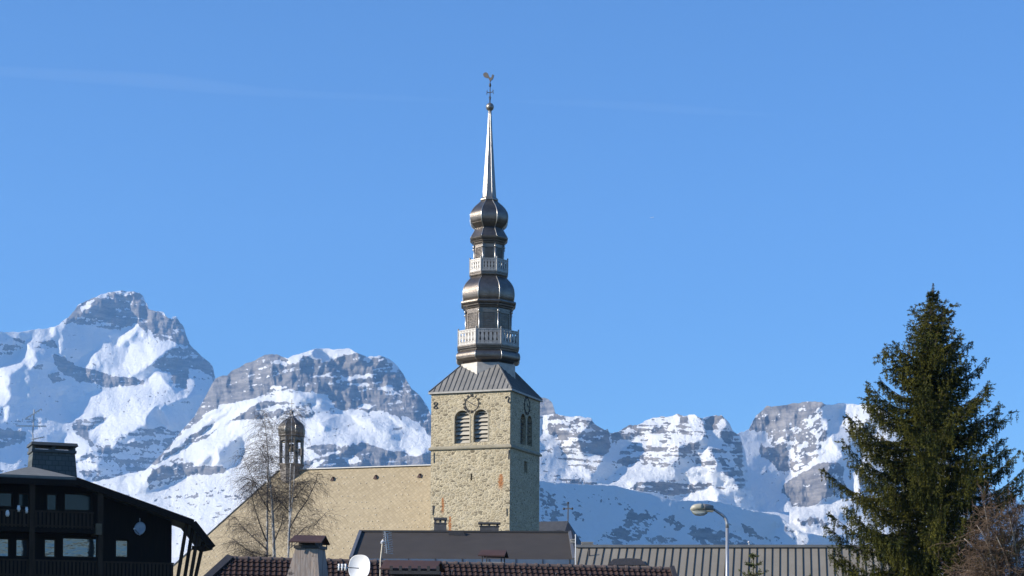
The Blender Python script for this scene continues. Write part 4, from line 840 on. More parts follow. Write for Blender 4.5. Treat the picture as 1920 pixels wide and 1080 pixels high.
# thin dark slab standing in for a cast shadow on that roof
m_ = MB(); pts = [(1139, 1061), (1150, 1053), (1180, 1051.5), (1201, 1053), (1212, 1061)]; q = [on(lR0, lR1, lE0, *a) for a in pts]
m_.loft([[a - nrm * .05 for a in q], [a + nrm * (.16 if 0 < i < 4 else .06) for i, a in enumerate(q)]]); m_.build('shadow_slab', M_dark, lroof, off=loff)
p = P(1405, 1027, 95.4); m_ = MB(); m_.tube([p, p + Vector((-.02, 0, .26))], .03, 6); m_.ball((p.x - .03, p.y, p.z + .30), .07, 8, 6); m_.bar(p + Vector((-.02, 0, .12)), p + Vector((.2, 0, .02)), .05)
m_.build('roof_finial', M_alu, lroof, off=loff)
pole = thing('white_pole', 'thin white pole standing between the dark grey roof and the ribbed metal roof', 'pole', tuple(Vector((P(1079, 1040, 92).x, 92, 0))), 0)
m_ = MB(); m_.tube([(0, 0, 0), (0, 0, P(1079, 1004.5, 92).z)], .024, 8); m_.build('shaft', M_white, pole); m_ = MB(); m_.ball((0, 0, P(1079, 1004.5, 92).z + .03), .04, 8, 6); m_.build('cap', M_white, pole)
# brown tiled roof in the foreground
tR0, tR1 = P(440, 1046.5, 52), P(1258, 1066.5, 53.5)
ax = (tR1 - tR0).normalized(); dn = Vector((ax.y, -ax.x, 0)).normalized(); SL = math.tan(rad(34)); run = 4.6
tE0 = tR0 + dn * run + Vector((0, 0, -SL * run)) - ax * run * .62; tE1 = tR1 + dn * run + Vector((0, 0, -SL * run)) + ax * .0
M_tile = nm('dark_brown_clay_tile', (.066, .040, .034), (.04, .028, .026), 3.5, .8, 0, .25, spec=.12)
root = thing('tile_roof_house', 'foreground house under a dark brown pantile roof with a pale tile ridge', 'house', (tE0.x / 2 + tE1.x / 2, tE0.y / 2 + tE1.y / 2, 0)); toff = root.location
tn = dn * math.sin(rad(34)) + Vector((0, 0, math.cos(rad(34)))); td = (dn + Vector((0, 0, -SL))).normalized(); ln = run / math.cos(rad(34))
m_ = MB(); cl = .23; nco = int(ln / cl) + 1; Lx = (tR1 - tR0).length; wv = .16
for j in range(nco):
    s0, s1 = j * cl, (j + 1) * cl + .03; x0 = -.62 * math.cos(rad(34)) * (s0 + cl / 2); xs_ = np.arange(x0, Lx + .001, wv / 5); rows = []
    for s, h in ((s0, .0), (s1, .042), (s1 + .001, .0)):
        rows.append([tR0 + ax * x + td * s + tn * (h + .028 * max(0, math.sin(2 * math.pi * ((x - (j % 2) * .0) / wv))) ** .7 * (1 if h or s == s0 else 0)) for x in xs_])
    n0 = len(m_.v); m_.v += [tuple(p) for r in rows for p in r]; nn = len(xs_)
    for r in range(2):
        for i in range(nn - 1): m_.f.append((n0 + r * nn + i, n0 + (r + 1) * nn + i, n0 + (r + 1) * nn + i + 1, n0 + r * nn + i + 1))
troof = m_.build('roof', M_tile, root, off=toff)
m_ = MB(); k = Vector((0, 0, -.07)); B0, B1 = tR0 - dn * run + Vector((0, 0, -SL * run)), tR1 - dn * run + Vector((0, 0, -SL * run))
m_.poly(tE0 + k, tE1 + k, tR1 + k, tR0 + k); m_.poly(B1, B0, tR0 + k, tR1 + k); m_.poly(B0, tE0 + k, tR0 + k); m_.poly(tE1 + k, B1, tR1 + k)
m_.build('roof_underlay', M_wood_dark, root, off=toff)
m_ = MB(); i3 = lambda p, z: Vector((p.x, p.y, z)); m_.hexa([i3(p, 0) for p in (tE0 + ax - dn * .6, tE1 - ax - dn * .6, B1 - ax + dn * .6, B0 + ax + dn * .6)], [i3(p, tE0.z + .1) for p in (tE0 + ax - dn * .6, tE1 - ax - dn * .6, B1 - ax + dn * .6, B0 + ax + dn * .6)]); m_.build('wall', M_wood_dark, root, off=toff)
m_ = MB(); m_.bar(tR0 + Vector((0, 0, .02)) - ax * .12, tE0 + tn * .05 - ax * .08, .22, .14, tn); m_.build('verge_board', M_dark, root, off=toff)
m_ = MB(); m_.bar(tR1 + tn * .03 + ax * .02, tE1 + tn * .03 + ax * .02, .14, .16, tn); m_.build('verge_board', M_dark, root, off=toff)
M_ridge = nm('weathered_ridge_tile', (.14, .10, .085), (.09, .065, .055), 4, .8, 0, .3)
m_ = MB(); nr = 38; L1 = Lx / nr
for i in range(nr):
    a = tR0 + ax * (L1 * i - .03); b = tR0 + ax * (L1 * (i + 1)); rr = lambda p, r: [p + dn * (r * math.cos(t)) + Vector((0, 0, r * .75 * math.sin(t) - .02)) for t in np.linspace(-.2, math.pi + .2, 8)]
    m_.loft([rr(a, .125), rr(a + ax * .07, .125), rr(a + ax * .0701, .10), rr(b, .095)])
m_.build('ridge_tiles', M_ridge, root, off=toff)
gm = MB()          # snow guards
for j, x in enumerate(np.arange(2.2, Lx, 1.0)):
    for s in (.75,):
        a = tR0 + ax * x + td * s + tn * .1; gm.tube([a, a + tn * .12, a + tn * .12 + td * .08], .02, 5)
gm.build('snow_guard', M_dark, troof, off=toff)
def hood(pxs, d, parent, off, mat, depth_m, name='chimney_hood'):
    """small pitched metal hood: ridge (a,b), front edge (c,e) given as pixels; gable at the right"""
    (a, b, c, e) = pxs; A, B, C_, D_ = P(*a, d), P(*b, d), P(*c, d - depth_m), P(*e, d - depth_m)
    A2, B2 = C_ + (A - C_) * 2, D_ + (B - D_) * 2; A2.z, B2.z = C_.z, D_.z; t = Vector((0, 0, -.035))
    m_ = MB()
    m_.add([C_, D_, B, A, A2, B2, C_ + t, D_ + t, B + t, A + t, A2 + t, B2 + t], [(0, 1, 2, 3), (3, 2, 5, 4), (7, 6, 9, 8), (8, 9, 10, 11), (0, 6, 7, 1), (4, 5, 11, 10), (1, 7, 8, 2), (2, 8, 11, 5), (0, 3, 9, 6), (3, 4, 10, 9)])
    return m_.build(name, mat, parent, off=off), C_, D_, A2, B2
# wood clad chimney
d = 49.5
fb = [P(534, 1092, d), P(599, 1092, d)]; ft = [P(552.5, 1028, d), P(594, 1028, d)]; dep = Vector((.16, 1.05, 0)); dpt = Vector((.14, .72, 0)); sh = Vector((0, .12, 0))
def planks():
    mt, n, L, bs = newmat('silvered_planks'); tc = N(n, 'TexCoord'); sx = N(n, 'SeparateXYZ'); L.new(tc.outputs['Object'], sx.inputs[0])
    a = N(n, 'Math', operation='MULTIPLY'); L.new(sx.outputs[0], a.inputs[0]); a.inputs[1].default_value = 7.0
    fl = N(n, 'Math', operation='FLOOR'); L.new(a.outputs[0], fl.inputs[0]); fr = N(n, 'Math', operation='FRACT'); L.new(a.outputs[0], fr.inputs[0])
    wn = N(n, 'TexWhiteNoise', noise_dimensions='1D'); L.new(fl.outputs[0], wn.inputs['W'])
    v = coords(n, L, (14, 14, 1.2)); g = noise(n, L, v, 1.5, 5); k = noise(n, L, coords(n, L), 5, 3)
    c = mixc(n, L, wn.outputs[0], (.26, .20, .16), (.46, .35, .27)); c = mixc(n, L, ramp(n, L, g, .35, .7), c, (.34, .30, .27)); c = mixc(n, L, ramp(n, L, k, .62, .7), c, (.10, .08, .07))
    c = mixc(n, L, ramp(n, L, fr.outputs[0], .02, .06), (.05, .04, .035), c); L.new(c, bs.inputs['Base Color']); bs.inputs['Roughness'].default_value = .85; bump(n, L, bs, g, .5, .02); return mt
m_ = MB(); m_.hexa([fb[0], fb[1], fb[1] + dep, fb[0] + dep], [ft[0] + sh, ft[1] + sh, ft[1] + sh + dpt, ft[0] + sh + dpt]); wch = m_.build('chimney', planks(), root, off=toff)
m_ = MB(); z1 = ft[0].z; t0, t1 = ft[0] + sh, ft[1] + sh; g_ = .04
m_.hexa([t0 + Vector((-g_, -g_, .005)), t1 + Vector((g_, -g_, .005)), t1 + dpt + Vector((g_, g_, .005)), t0 + dpt + Vector((-g_, g_, .005))], [t0 + Vector((-g_, -g_, .09)), t1 + Vector((g_, -g_, .09)), t1 + dpt + Vector((g_, g_, .09)), t0 + dpt + Vector((-g_, g_, .09))])
m_.hexa([t0 + Vector((.08, .1, .09)), t1 + Vector((-.06, .1, .09)), t1 + dpt + Vector((-.06, -.1, .09)), t0 + dpt + Vector((.08, -.1, .09))], [t0 + Vector((.08, .1, .2)), t1 + Vector((-.06, .1, .2)), t1 + dpt + Vector((-.06, -.1, .2)), t0 + dpt + Vector((.08, -.1, .2))])
m_.build('chimney_collar', M_dark, wch, off=toff)
hd, C_, D_, A2, B2 = hood(((553, 1003), (611, 1004), (541, 1014.5), (603, 1015.5)), d + .45, wch, toff, M_brownmetal, .55)
for p in (C_, D_, A2, B2): q = p + (Vector(((C_.x + B2.x) / 2, (C_.y + B2.y) / 2, p.z)) - p) * .16; m_ = MB(); m_.tube([Vector((q.x, q.y, z1 + .02)), q], .018, 5); m_.build('hood_post', M_dark, wch, off=toff)
# wide hood right of the dish
d = 48.6; a, b = P(735, 1095, d), P(822, 1095, d); zt = P(735, 1069, d).z
m_ = MB(); m_.box(a.x, b.x, a.y - .35, a.y + .45, a.z - .4, zt); ch2 = m_.build('chimney', M_wood_mid, root, off=toff)
m_ = MB()
for t in np.linspace(0, 1, 6): x = a.x + (b.x - a.x) * t; m_.box(x - .04, x + .04, a.y - .4, a.y - .36, zt - .04, zt + .1)
m_.box(a.x - .05, b.x + .05, a.y - .40, a.y + .5, zt - .12, zt - .03); m_.build('chimney_collar', M_dark, ch2, off=toff)
hood(((722, 1050), (827, 1051.5), (712, 1065), (818, 1067)), d + .25, ch2, toff, M_brownmetal, .6)
# small hood on the ridge
d = 53.7; a, b = P(906, 1060, d), P(945, 1060, d); m_ = MB(); m_.box(a.x, b.x, a.y - .2, a.y + .3, a.z - .3, P(906, 1054, d).z); ch3 = m_.build('chimney', M_concrete, root, off=toff)
hd, C_, D_, A2, B2 = hood(((902, 1031), (950, 1031.5), (896, 1040.5), (946, 1041.5)), d + .2, ch3, toff, M_brownmetal, .4)
for p in (C_, D_, A2, B2): q = p + (Vector(((C_.x + B2.x) / 2, (C_.y + B2.y) / 2, p.z)) - p) * .28; m_ = MB(); m_.tube([Vector((q.x, q.y, P(906, 1054, d).z)), q], .02, 5); m_.build('hood_post', M_dark, ch3, off=toff)
# white satellite dish on that roof
dc = P(673.5, 1063, 47.5); dish = thing('satellite_dish', 'white satellite dish with three feed heads on its left, standing on the brown tile roof', 'satellite dish', tuple(dc))
nv = Vector((-.34, -.93, .12)).normalized(); uv_ = nv.cross(Vector((0, 0, 1))).normalized(); vv = uv_.cross(nv) * -1; R = 22.5 / FPX * 47.5
Q = lambda r, a, dp: uv_ * (r * math.cos(a) * 1.0) + vv * (r * math.sin(a) * 1.06) + nv * dp
sq = lambda a: (abs(math.cos(a)) ** 2.6 + abs(math.sin(a)) ** 2.6) ** (-1 / 2.6)
m_ = MB(); rings = [[Q(R * f * (sq(2 * math.pi * i / 32) ** 1.0) * .97, 2 * math.pi * i / 32, .09 * f * f - .09) for i in range(32)] for f in (1, .97, .8, .6, .4, .2, .05)]
bk = [[Q(R * f * sq(2 * math.pi * i / 32) * .97, 2 * math.pi * i / 32, .09 * f * f - .115) for i in range(32)] for f in (.05, .4, .8, 1)]
m_.loft(bk + rings); m_.build('reflector', M_white, dish, True)
fp = P(642, 1063.5, 46.75) - dc; m_ = MB(); m_.bar(P(673, 1065.5, 47.3) - dc, fp, .022); m_.build('feed_arm', M_dark, dish)
m_ = MB(); m_.bar(fp + Vector((-.14, 0, .01)), fp + Vector((.14, .02, -.01)), .03)
bar = m_.build('feed_bar', M_alu, dish)
for i in (-1, 0, 1):
    m_ = MB(); c = fp + Vector((.085 * i, 0, .0)); m_.tube([c + Vector((-.005, 0, -.085)), c + Vector((-.005, 0, -.02)), c + Vector((0, .0, .02)), c + Vector((0, 0, .085))], [.028, .022, .022, .034], 10); m_.build('feed_head', M_white, bar, True)
m_ = MB(); m_.bar(Q(0, 0, -.1) + Vector((.02, .05, -.03)), Vector((.04, .2, -1.3)), .06); m_.build('mast', M_galv, dish)
# television aerial on a thin pole
ac = P(712.5, 1082, 49); aer = thing('television_aerial', 'tall thin television aerial with many short rods, beside the wide brown hood', 'aerial', (ac.x, ac.y, ac.z - .6))
ao = aer.location; m_ = MB(); m_.tube([(0, 0, 0), tuple(P(713.5, 1051, 49) - ao), tuple(P(718, 1011, 49) - ao)], .022, 6); m_.build('mast', nm('pale_aerial_pole', (.55, .48, .36), (.45, .4, .32), 3, .5), aer)
bt, bb = P(721.5, 996, 49) - ao, P(725, 1038, 49) - ao; m_ = MB(); m_.bar(bt, bb, .022)
for t in np.linspace(.02, .98, 13): p = bt.lerp(bb, t); m_.bar(p + Vector((-.03, -.26, 0)), p + Vector((.16, .30, 0)), .010)
m_.bar(bt + Vector((.06, .03, -.05)), bb + Vector((.06, .03, .1)), .02); m_.bar(P(715, 1016.5, 49) - ao, P(724, 1015, 49) - ao, .03); m_.build('boom', M_alu, aer)
m_ = MB(); m_.bar(P(718, 1014, 49) - ao, P(715, 1018, 48.8) - ao, .045); m_.build('clamp', M_white, aer)
# ---------------------------------------------------------------- dark timber chalet at the left
CA = 22; c0 = P(75, 1000, 92); HF = Frame((c0.x, c0.y, 0), CA)
chalet = thing('timber_chalet', 'dark timber chalet with deep eaves, balconies and a broad slate chimney', 'chalet', (c0.x, c0.y, 0), CA)
V = lambda px, py, y=0: HF.onY(px, py, y)
OHG = 1.5                                      # gable overhang
rt = [V(142.5, 895, -OHG), V(362, 974.5, -OHG), V(399, 1021.5, -OHG)]
xl, zl = rt[0].x, rt[0].z; xc_ = V(74, 875, -OHG).x
mir = lambda p: Vector((2 * (-0.05) - p.x + 2 * 0, p.y, p.z))
lt0 = V(-2, 893, -OHG); cxm = (lt0.x + rt[0].x) / 2; mirr = lambda p: Vector((2 * cxm - p.x, p.y, p.z))
DEP = 9.0; apx = Vector((cxm, -OHG + 3.2, V(74, 875.5, -OHG + 3.2).z)); back = lambda p: Vector((p.x, DEP, p.z)); t_ = Vector((0, 0, -.26))
M_slate = nm('dark_roof_slate', (.075, .08, .078), (.05, .054, .054), 2, .6, 0, .3)
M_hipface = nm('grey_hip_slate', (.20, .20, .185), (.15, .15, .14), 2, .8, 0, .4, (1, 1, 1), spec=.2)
prof = [mirr(rt[2]), mirr(rt[1]), mirr(rt[0]), rt[0], rt[1], rt[2]]
m_ = MB(); ap_b = Vector((cxm, DEP, apx.z))
rm = rt[0].lerp(rt[1], .80); sh_ = lambda p: Vector((p.x, 1.6, p.z)); m_.poly(rt[0], rm, back(rm), ap_b, apx); m_.poly(rm, rt[1], sh_(rt[1]), sh_(rm)); m_.poly(rt[1], rt[2], sh_(rt[2]), sh_(rt[1]))
L_ = [mirr(p) for p in rt]; m_.poly(L_[1], L_[0], apx, ap_b, back(L_[1])); m_.poly(L_[2], L_[1], back(L_[1]), back(L_[2]))
for a, b in zip(prof[:-1], prof[1:]): m_.poly(b + t_, b, a, a + t_); 
und = [p + t_ for p in prof[:4]] + [rm + t_]
for a, b in zip(und[:-1], und[1:]): m_.poly(a, b, back(b), back(a))
for a, b in ((rm, rt[1]), (rt[1], rt[2])): m_.poly(a + t_, b + t_, sh_(b) + t_, sh_(a) + t_); m_.poly(sh_(a), sh_(b), sh_(b) + t_, sh_(a) + t_)
m_.poly(rt[2] + t_, sh_(rt[2]) + t_, sh_(rt[2]), rt[2]); m_.poly(sh_(rm) + t_, back(rm) + t_, back(rm), sh_(rm))
roof = m_.build('roof', M_slate, chalet)
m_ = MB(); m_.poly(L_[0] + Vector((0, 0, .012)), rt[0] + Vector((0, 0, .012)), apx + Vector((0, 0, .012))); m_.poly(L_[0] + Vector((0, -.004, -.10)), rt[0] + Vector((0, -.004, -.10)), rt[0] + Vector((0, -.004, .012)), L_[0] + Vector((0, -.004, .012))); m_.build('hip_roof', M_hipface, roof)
for s, P3 in ((1, rt), (-1, L_)):
    m_ = MB()
    for a, b in zip(P3[:-1], P3[1:]): m_.bar(a + Vector((0, -.04, -.16)), b + Vector((0, -.04, -.16)), .08, .34)
    m_.build('bargeboard', M_wood_dark, roof)
m_ = MB(); m_.bar(L_[0] + Vector((0, -.05, -.3)), rt[0] + Vector((0, -.05, -.3)), .1, .3); m_.build('fascia', M_wood_dark, roof)
wr = V(322, 1000, 0).x; wlft = 2 * cxm - wr
def zroof(x):
    x = abs(x - cxm); xs_ = [p.x - cxm for p in rt]; return float(np.interp(x, xs_, [p.z for p in rt])) - .27
# windows: px x0,x1,y0,y1
WIN = [(87, 107.5, 926, 957), (120, 173, 926, 957), (-8, 24, 923, 950), (34, 55, 925, 950), (-12, 18, 1009, 1044), (29, 53, 1010.5, 1044), (82.5, 105, 1010.5, 1045), (116.5, 183, 1009, 1044.5), (216, 241.5, 1012, 1045)]
holes = []
for a in WIN:
    p, q = V(a[0], a[3]), V(a[1], a[2]); holes.append((p.x, q.x, p.z, q.z))
xsw = [wlft, 2 * cxm - rt[0].x * 1, rt[0].x, wr]
outer = [(wlft, 0), (wr, 0), (wr, zroof(wr) - .0), (rt[0].x, zroof(rt[0].x)), (2 * cxm - rt[0].x, zroof(rt[0].x)), (wlft, zroof(wlft))]
m_ = MB(); wall(m_, outer, [rect(*h) for h in holes], lambda u, z, d: (u, d, z), .22)
m_.poly((wr, 0, 0), (wr, DEP - .6, 0), (wr, DEP - .6, zroof(wr)), (wr, 0, zroof(wr))); m_.poly((wlft, DEP - .6, 0), (wlft, 0, 0), (wlft, 0, zroof(wlft)), (wlft, DEP - .6, zroof(wlft)))
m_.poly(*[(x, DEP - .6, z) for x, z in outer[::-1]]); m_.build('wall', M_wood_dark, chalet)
def glass_mat():
    mt, n, L, bs = newmat('rippled_window_glass'); bs.inputs['Base Color'].default_value = (.035, .045, .05, 1); bs.inputs['Roughness'].default_value = .06; bs.inputs['IOR'].default_value = 2.6
    v = coords(n, L, (1, 1, 2.6)); bump(n, L, bs, noise(n, L, v, 1.0, 4), .22, .10); return mt
M_glass = glass_mat()
M_glass2 = nm('dull_dark_glass', (.012, .022, .026), (.01, .018, .02), 2, .12, 0, 0)
for i, h in enumerate(holes):
    x0, x1, z0, z1 = h; m_ = MB(); f = .06
    for a in ((x0, x1, z0, z0 + f), (x0, x1, z1 - f, z1), (x0, x0 + f, z0 + f, z1 - f), (x1 - f, x1, z0 + f, z1 - f)): m_.box(a[0], a[1], .10, .17, a[2], a[3])
    w1 = m_.build('window', M_wood_mid, chalet); m_ = MB(); m_.box(x0 + .02, x1 - .02, .145, .16, z0 + .02, z1 - .02); m_.build('pane', M_glass if i >= 4 else M_glass2, w1)
def balcony(y0, x0, x1, yt, yb, yo, cut=(), light=()):
    """plank balustrade out in front of the wall; yo is how far it stands out"""
    a, b = V(x0, yb, -yo), V(x1, yb, -yo); zt, zb = V((x0 + x1) / 2, yt, -yo).z, a.z
    m_ = MB(); m_.box(a.x, b.x, -yo - .02, .0, zb - .28, zb - .1); o = m_.build('balcony', M_wood_dark, chalet)
    m_ = MB(); m_.box(a.x, b.x, -yo - .05, -yo + .05, zt - .08, zt); m_.box(a.x, b.x, -yo - .03, -yo + .03, zb, zb + .08)
    n_ = int((b.x - a.x) / .19)
    for k in range(n_):
        x = a.x + (b.x - a.x) * (k + .5) / n_; m_.box(x - .06, x + .06, -yo - .025, -yo + .012, zb - .06, zt - .085)
    m_.build('balustrade', M_wood_mid, o); return a, b, zb, zt
balcony(0, -12, 176, 957, 984, 1.3); balcony(0, -12, 326, 1051, 1078, 1.25)
for (x, y0, y1) in ((60, 905, 1100), (188, 985, 1100), (-8, 905, 1100)):
    p = V(x, 1000, -1.28); m_ = MB(); m_.box(p.x - .13, p.x + .13, -1.41, -1.15, 0, zroof(p.x) - .02); m_.build('post', M_wood_mid, chalet)
p = V(185, 993, -1.5); m_ = MB(); m_.box(p.x - .14, p.x + .14, -1.62, -.02, p.z - .26, p.z + .3); m_.build('beam_end', nm('pale_beam_end', (.13, .10, .06), (.09, .07, .045), 3, .8), chalet)
# raking struts that carry the low eave on the right
for k, (xa, ya, xb, yb) in enumerate(((333, 1085, 350, 1006), (346, 1085, 361, 1014), (357, 1085, 371, 1022), (366, 1085, 381, 1028))):
    y = -1.1 + .28 * (k % 2); m_ = MB(); a, b = V(xa, ya, y), V(xb, yb, y); b.z = zroof(b.x) + .02; m_.bar(a, b, .16, .18); m_.build('strut', M_wood_mid, chalet)
m_ = MB(); a, b = V(318, 1033, -1.2), V(386, 1032, -1.2); m_.bar(V(360, 1027, -1.0), V(386, 1029, -1.0), .14, .22); m_.build('eave_beam', M_wood_mid, chalet)
# broad chimney
yc = 4.2; A, B = V(56, 846, yc), V(138, 848, yc); zt = V(97, 834, yc).z; zA = A.z; a2, b2 = V(50, 895, yc), V(143, 896, yc)
def shingles():
    mt, n, L, bs = newmat('slate_shingles'); tc = N(n, 'TexCoord'); sx = N(n, 'SeparateXYZ'); L.new(tc.outputs['Object'], sx.inputs[0]); cb = N(n, 'CombineXYZ'); L.new(sx.outputs[0], cb.inputs[0]); L.new(sx.outputs[2], cb.inputs[1])
    br = N(n, 'TexBrick', offset=.5); br.inputs['Scale'].default_value = 1; br.inputs['Brick Width'].default_value = .34; br.inputs['Row Height'].default_value = .26; br.inputs['Mortar Size'].default_value = .02
    br.inputs['Color1'].default_value = c4((.105, .115, .105)); br.inputs['Color2'].default_value = c4((.075, .082, .078)); br.inputs['Mortar'].default_value = c4((.04, .045, .042)); L.new(cb.outputs[0], br.inputs[0])
    L.new(mixc(n, L, ramp(n, L, noise(n, L, coords(n, L), 2, 5), .4, .7, (0, 0, 0), (.6, .6, .6)), br.outputs[0], (.055, .06, .055)), bs.inputs['Base Color']); bs.inputs['Roughness'].default_value = .7; bump(n, L, bs, br.outputs[1], -.5, .02); return mt
hd = .85; m_ = MB(); zb = a2.z - 1.2
r = lambda x0, x1, h, z: [(x0, yc - h, z), (x1, yc - h, z), (x1, yc + h, z), (x0, yc + h, z)]
m_.loft([r(a2.x, b2.x, hd * 1.25, zb), r(A.x + .05, B.x - .05, hd, zA - .1)]); chm = m_.build('chimney', shingles(), roof)
m_ = MB(); m_.loft([r(A.x - .02, B.x + .02, hd + .1, zA - .1), r(A.x - .02, B.x + .02, hd + .1, zA + .04)])
for f in (0.04, .5, .96):
    x = A.x + (B.x - A.x) * f; m_.box(x - .07, x + .07, yc - hd + .05, yc + hd - .05, zA + .04, zt - .13)
m_.loft([r(A.x - .06, B.x + .10, hd + .18, zt - .13), r(A.x - .02, B.x + .05, hd + .08, zt + .03)]); m_.build('chimney_cap', M_slate, chm)
# things on the chalet
dp = V(262, 990.5, -.45); sd = thing('satellite_dish', 'small blue grey satellite dish fixed to the wall of the dark chalet', 'satellite dish', tuple(HF.M @ dp), CA)
nv = Vector((-.55, -.80, .22)).normalized(); u_ = nv.cross(Vector((0, 0, 1))).normalized(); v_ = u_.cross(nv); R = 11.5 / FPX * 92
Q = lambda r_, a, d_: u_ * (r_ * math.cos(a)) + v_ * (r_ * math.sin(a) * 1.12) + nv * d_
m_ = MB(); m_.loft([[Q(R * f, 2 * math.pi * i / 24, .06 * f * f - .09) for i in range(24)] for f in (.05, .5, .97, 1)] + [[Q(R * f, 2 * math.pi * i / 24, .06 * f * f - .06) for i in range(24)] for f in (1, .7, .4, .05)]); m_.build('reflector', nm('blue_grey_dish', (.42, .48, .55), (.36, .42, .5), 3, .5), sd, True)
m_ = MB(); e = nv * .38 + Vector((-.12, 0, -.14)); m_.bar(Q(R * .9, -math.pi / 2, 0), e, .025); m_.build('feed_arm', M_dark, sd); m_ = MB(); m_.ball(tuple(e), .055, 8, 6); m_.build('feed_head', M_white, sd, True)
m_ = MB(); m_.bar((0, 0, 0) , (.05, .44, -.05), .05); m_.tube([(.06, .3, -.35), (.06, .3, .55)], .025, 6); m_.build('bracket', M_galv, sd)
b = V(63, 834, yc); an = thing('rooftop_aerial', 'old television aerial with three crossed booms on the chalet chimney', 'aerial', tuple(HF.M @ Vector((b.x, yc, zt + .02))), CA)
o = Vector((b.x, yc, zt + .02)); m_ = MB(); m_.tube([(0, 0, -.02), tuple(V(61, 812, yc) - o), tuple(V(62.5, 798, yc) - o), tuple(V(64, 768, yc) - o)], .042, 6); m_.build('mast', M_galv, an)
for (xa, ya, xb, yb) in ((48.5, 784.5, 77, 767), (30, 798.5, 86, 799), (59, 824, 82, 819)):
    m_ = MB(); p, q = V(xa, ya, yc) - o, V(xb, yb, yc) - o; m_.bar(p, q, .05)
    for t in np.linspace(.05, .95, 6): c = p.lerp(q, t); h = .34 if ya < 790 else .2; m_.bar(c + Vector((0, -h, 0)), c + Vector((.12, h, 0)), .024)
    m_.build('boom', M_alu, an)
for k, (x, y, r_, lab) in enumerate(((14, 964, .10, 'white glazed pot on the upper chalet balcony, leftmost one'), (35, 955, .09, 'narrow white jar on the upper chalet balcony beside the post'), (50, 958, .08, 'small speckled pot on the upper chalet balcony next to the post'))):
    c = V(x, y, -1.3); pt = thing('balcony_pot', lab, 'pot', tuple(HF.M @ Vector((c.x, -1.3, c.z - .12))), CA, 'pots on the chalet balcony')
    m_ = MB(); m_.loft([[(r_ * f * math.cos(rad(30 * i)), r_ * f * math.sin(rad(30 * i)), z) for i in range(12)] for f, z in ((.6, 0), (1, .1), (.95, .2), (.7, .28))]); m_.build('body', M_white, pt, True)
    m_ = MB(); m_.loft([[(r_ * f * math.cos(rad(30 * i)), r_ * f * math.sin(rad(30 * i)), z) for i in range(12)] for f, z in ((.72, .281), (.78, .30), (.74, .32))]); m_.build('rim', M_white, pt, True)
# ---------------------------------------------------------------- street lamp
LD = 50; lb = P(1365, 1075, LD); lp = Vector((lb.x, LD, 0))
lamp = thing('street_lamp', 'tall galvanised street lamp with a swan neck and a beige lantern head pointing left', 'street lamp', tuple(lp)); K = LD / FPX
g = lambda px, py: P(px, py, LD) - lp
m_ = MB(); top = g(1363.5, 990); m_.tube([(0, 0, 0), (0, 0, 1.0)], .075, 10); m_.tube([(0, 0, 1.0), tuple(top)], [.052, .046], 10); m_.build('pole', M_galv, lamp, True)
pts = [(1363.5, 990), (1363.3, 981), (1361.5, 974), (1357.5, 968.5), (1352, 964), (1345, 959.5), (1338, 955)]
m_ = MB(); m_.tube([g(*p) for p in pts], [.046, .045, .043, .041, .039, .037, .035], 10); m_.build('neck', M_galv, lamp, True)
M_lan = nm('beige_lantern_shell', (.40, .38, .30), (.34, .32, .26), 3, .45, 0, .1); M_lan2 = nm('grey_lantern_housing', (.20, .20, .195), (.15, .15, .15), 3, .5, .2, .1)
# profile of the head: x along its axis (left end -> tail), half width, top and bottom
def head(name, secs, mat, parent=lamp, smooth=True):
    m_ = MB(); rings = []
    for px, yt, yb, hw in secs:
        c = g(px, (yt + yb) / 2); hh = (yb - yt) / 2 * K
        rings.append([c + Vector((0, hw * math.copysign(abs(math.cos(a)) ** .7, math.cos(a)), hh * math.copysign(abs(math.sin(a)) ** .7, math.sin(a)))) for a in [2 * math.pi * i / 20 for i in range(20)]])
    m_.loft(rings); return m_.build(name, mat, parent, smooth)
sh = head('lantern_shell', [(1294.5, 953, 956, .05), (1296, 949.5, 956.5, .12), (1299, 946.8, 957.2, .17), (1305, 945, 957.8, .195), (1312, 944.3, 958.2, .2), (1316.5, 944.2, 958.4, .195)], M_lan)
head('lantern_housing', [(1316, 944.2, 958.6, .19), (1322, 944.7, 959, .175), (1330, 946, 959.3, .13), (1336, 947.5, 959.4, .09), (1337.6, 949, 959, .075)], M_lan2)
def bowl_mat():
    mt, n, L, bs = newmat('clear_lamp_bowl'); bs.inputs['Base Color'].default_value = (.62, .66, .62, 1); bs.inputs['Roughness'].default_value = .12; bs.inputs['Transmission Weight'].default_value = .55; bs.inputs['IOR'].default_value = 1.3
    return mt
head('lamp_bowl', [(1297, 956.8, 958.4, .10), (1299, 957, 962.5, .14), (1304, 957.5, 966.3, .155), (1312, 957.8, 967.3, .16), (1320, 958, 966.6, .15), (1325.5, 958.4, 963.5, .12), (1327, 958.8, 960.5, .08)], bowl_mat())
m_ = MB(); a, b = g(1296.5, 956.9), g(1337, 959.2); m_.bar(a, b, .30, .022); m_.build('lantern_seam', M_lan, lamp)
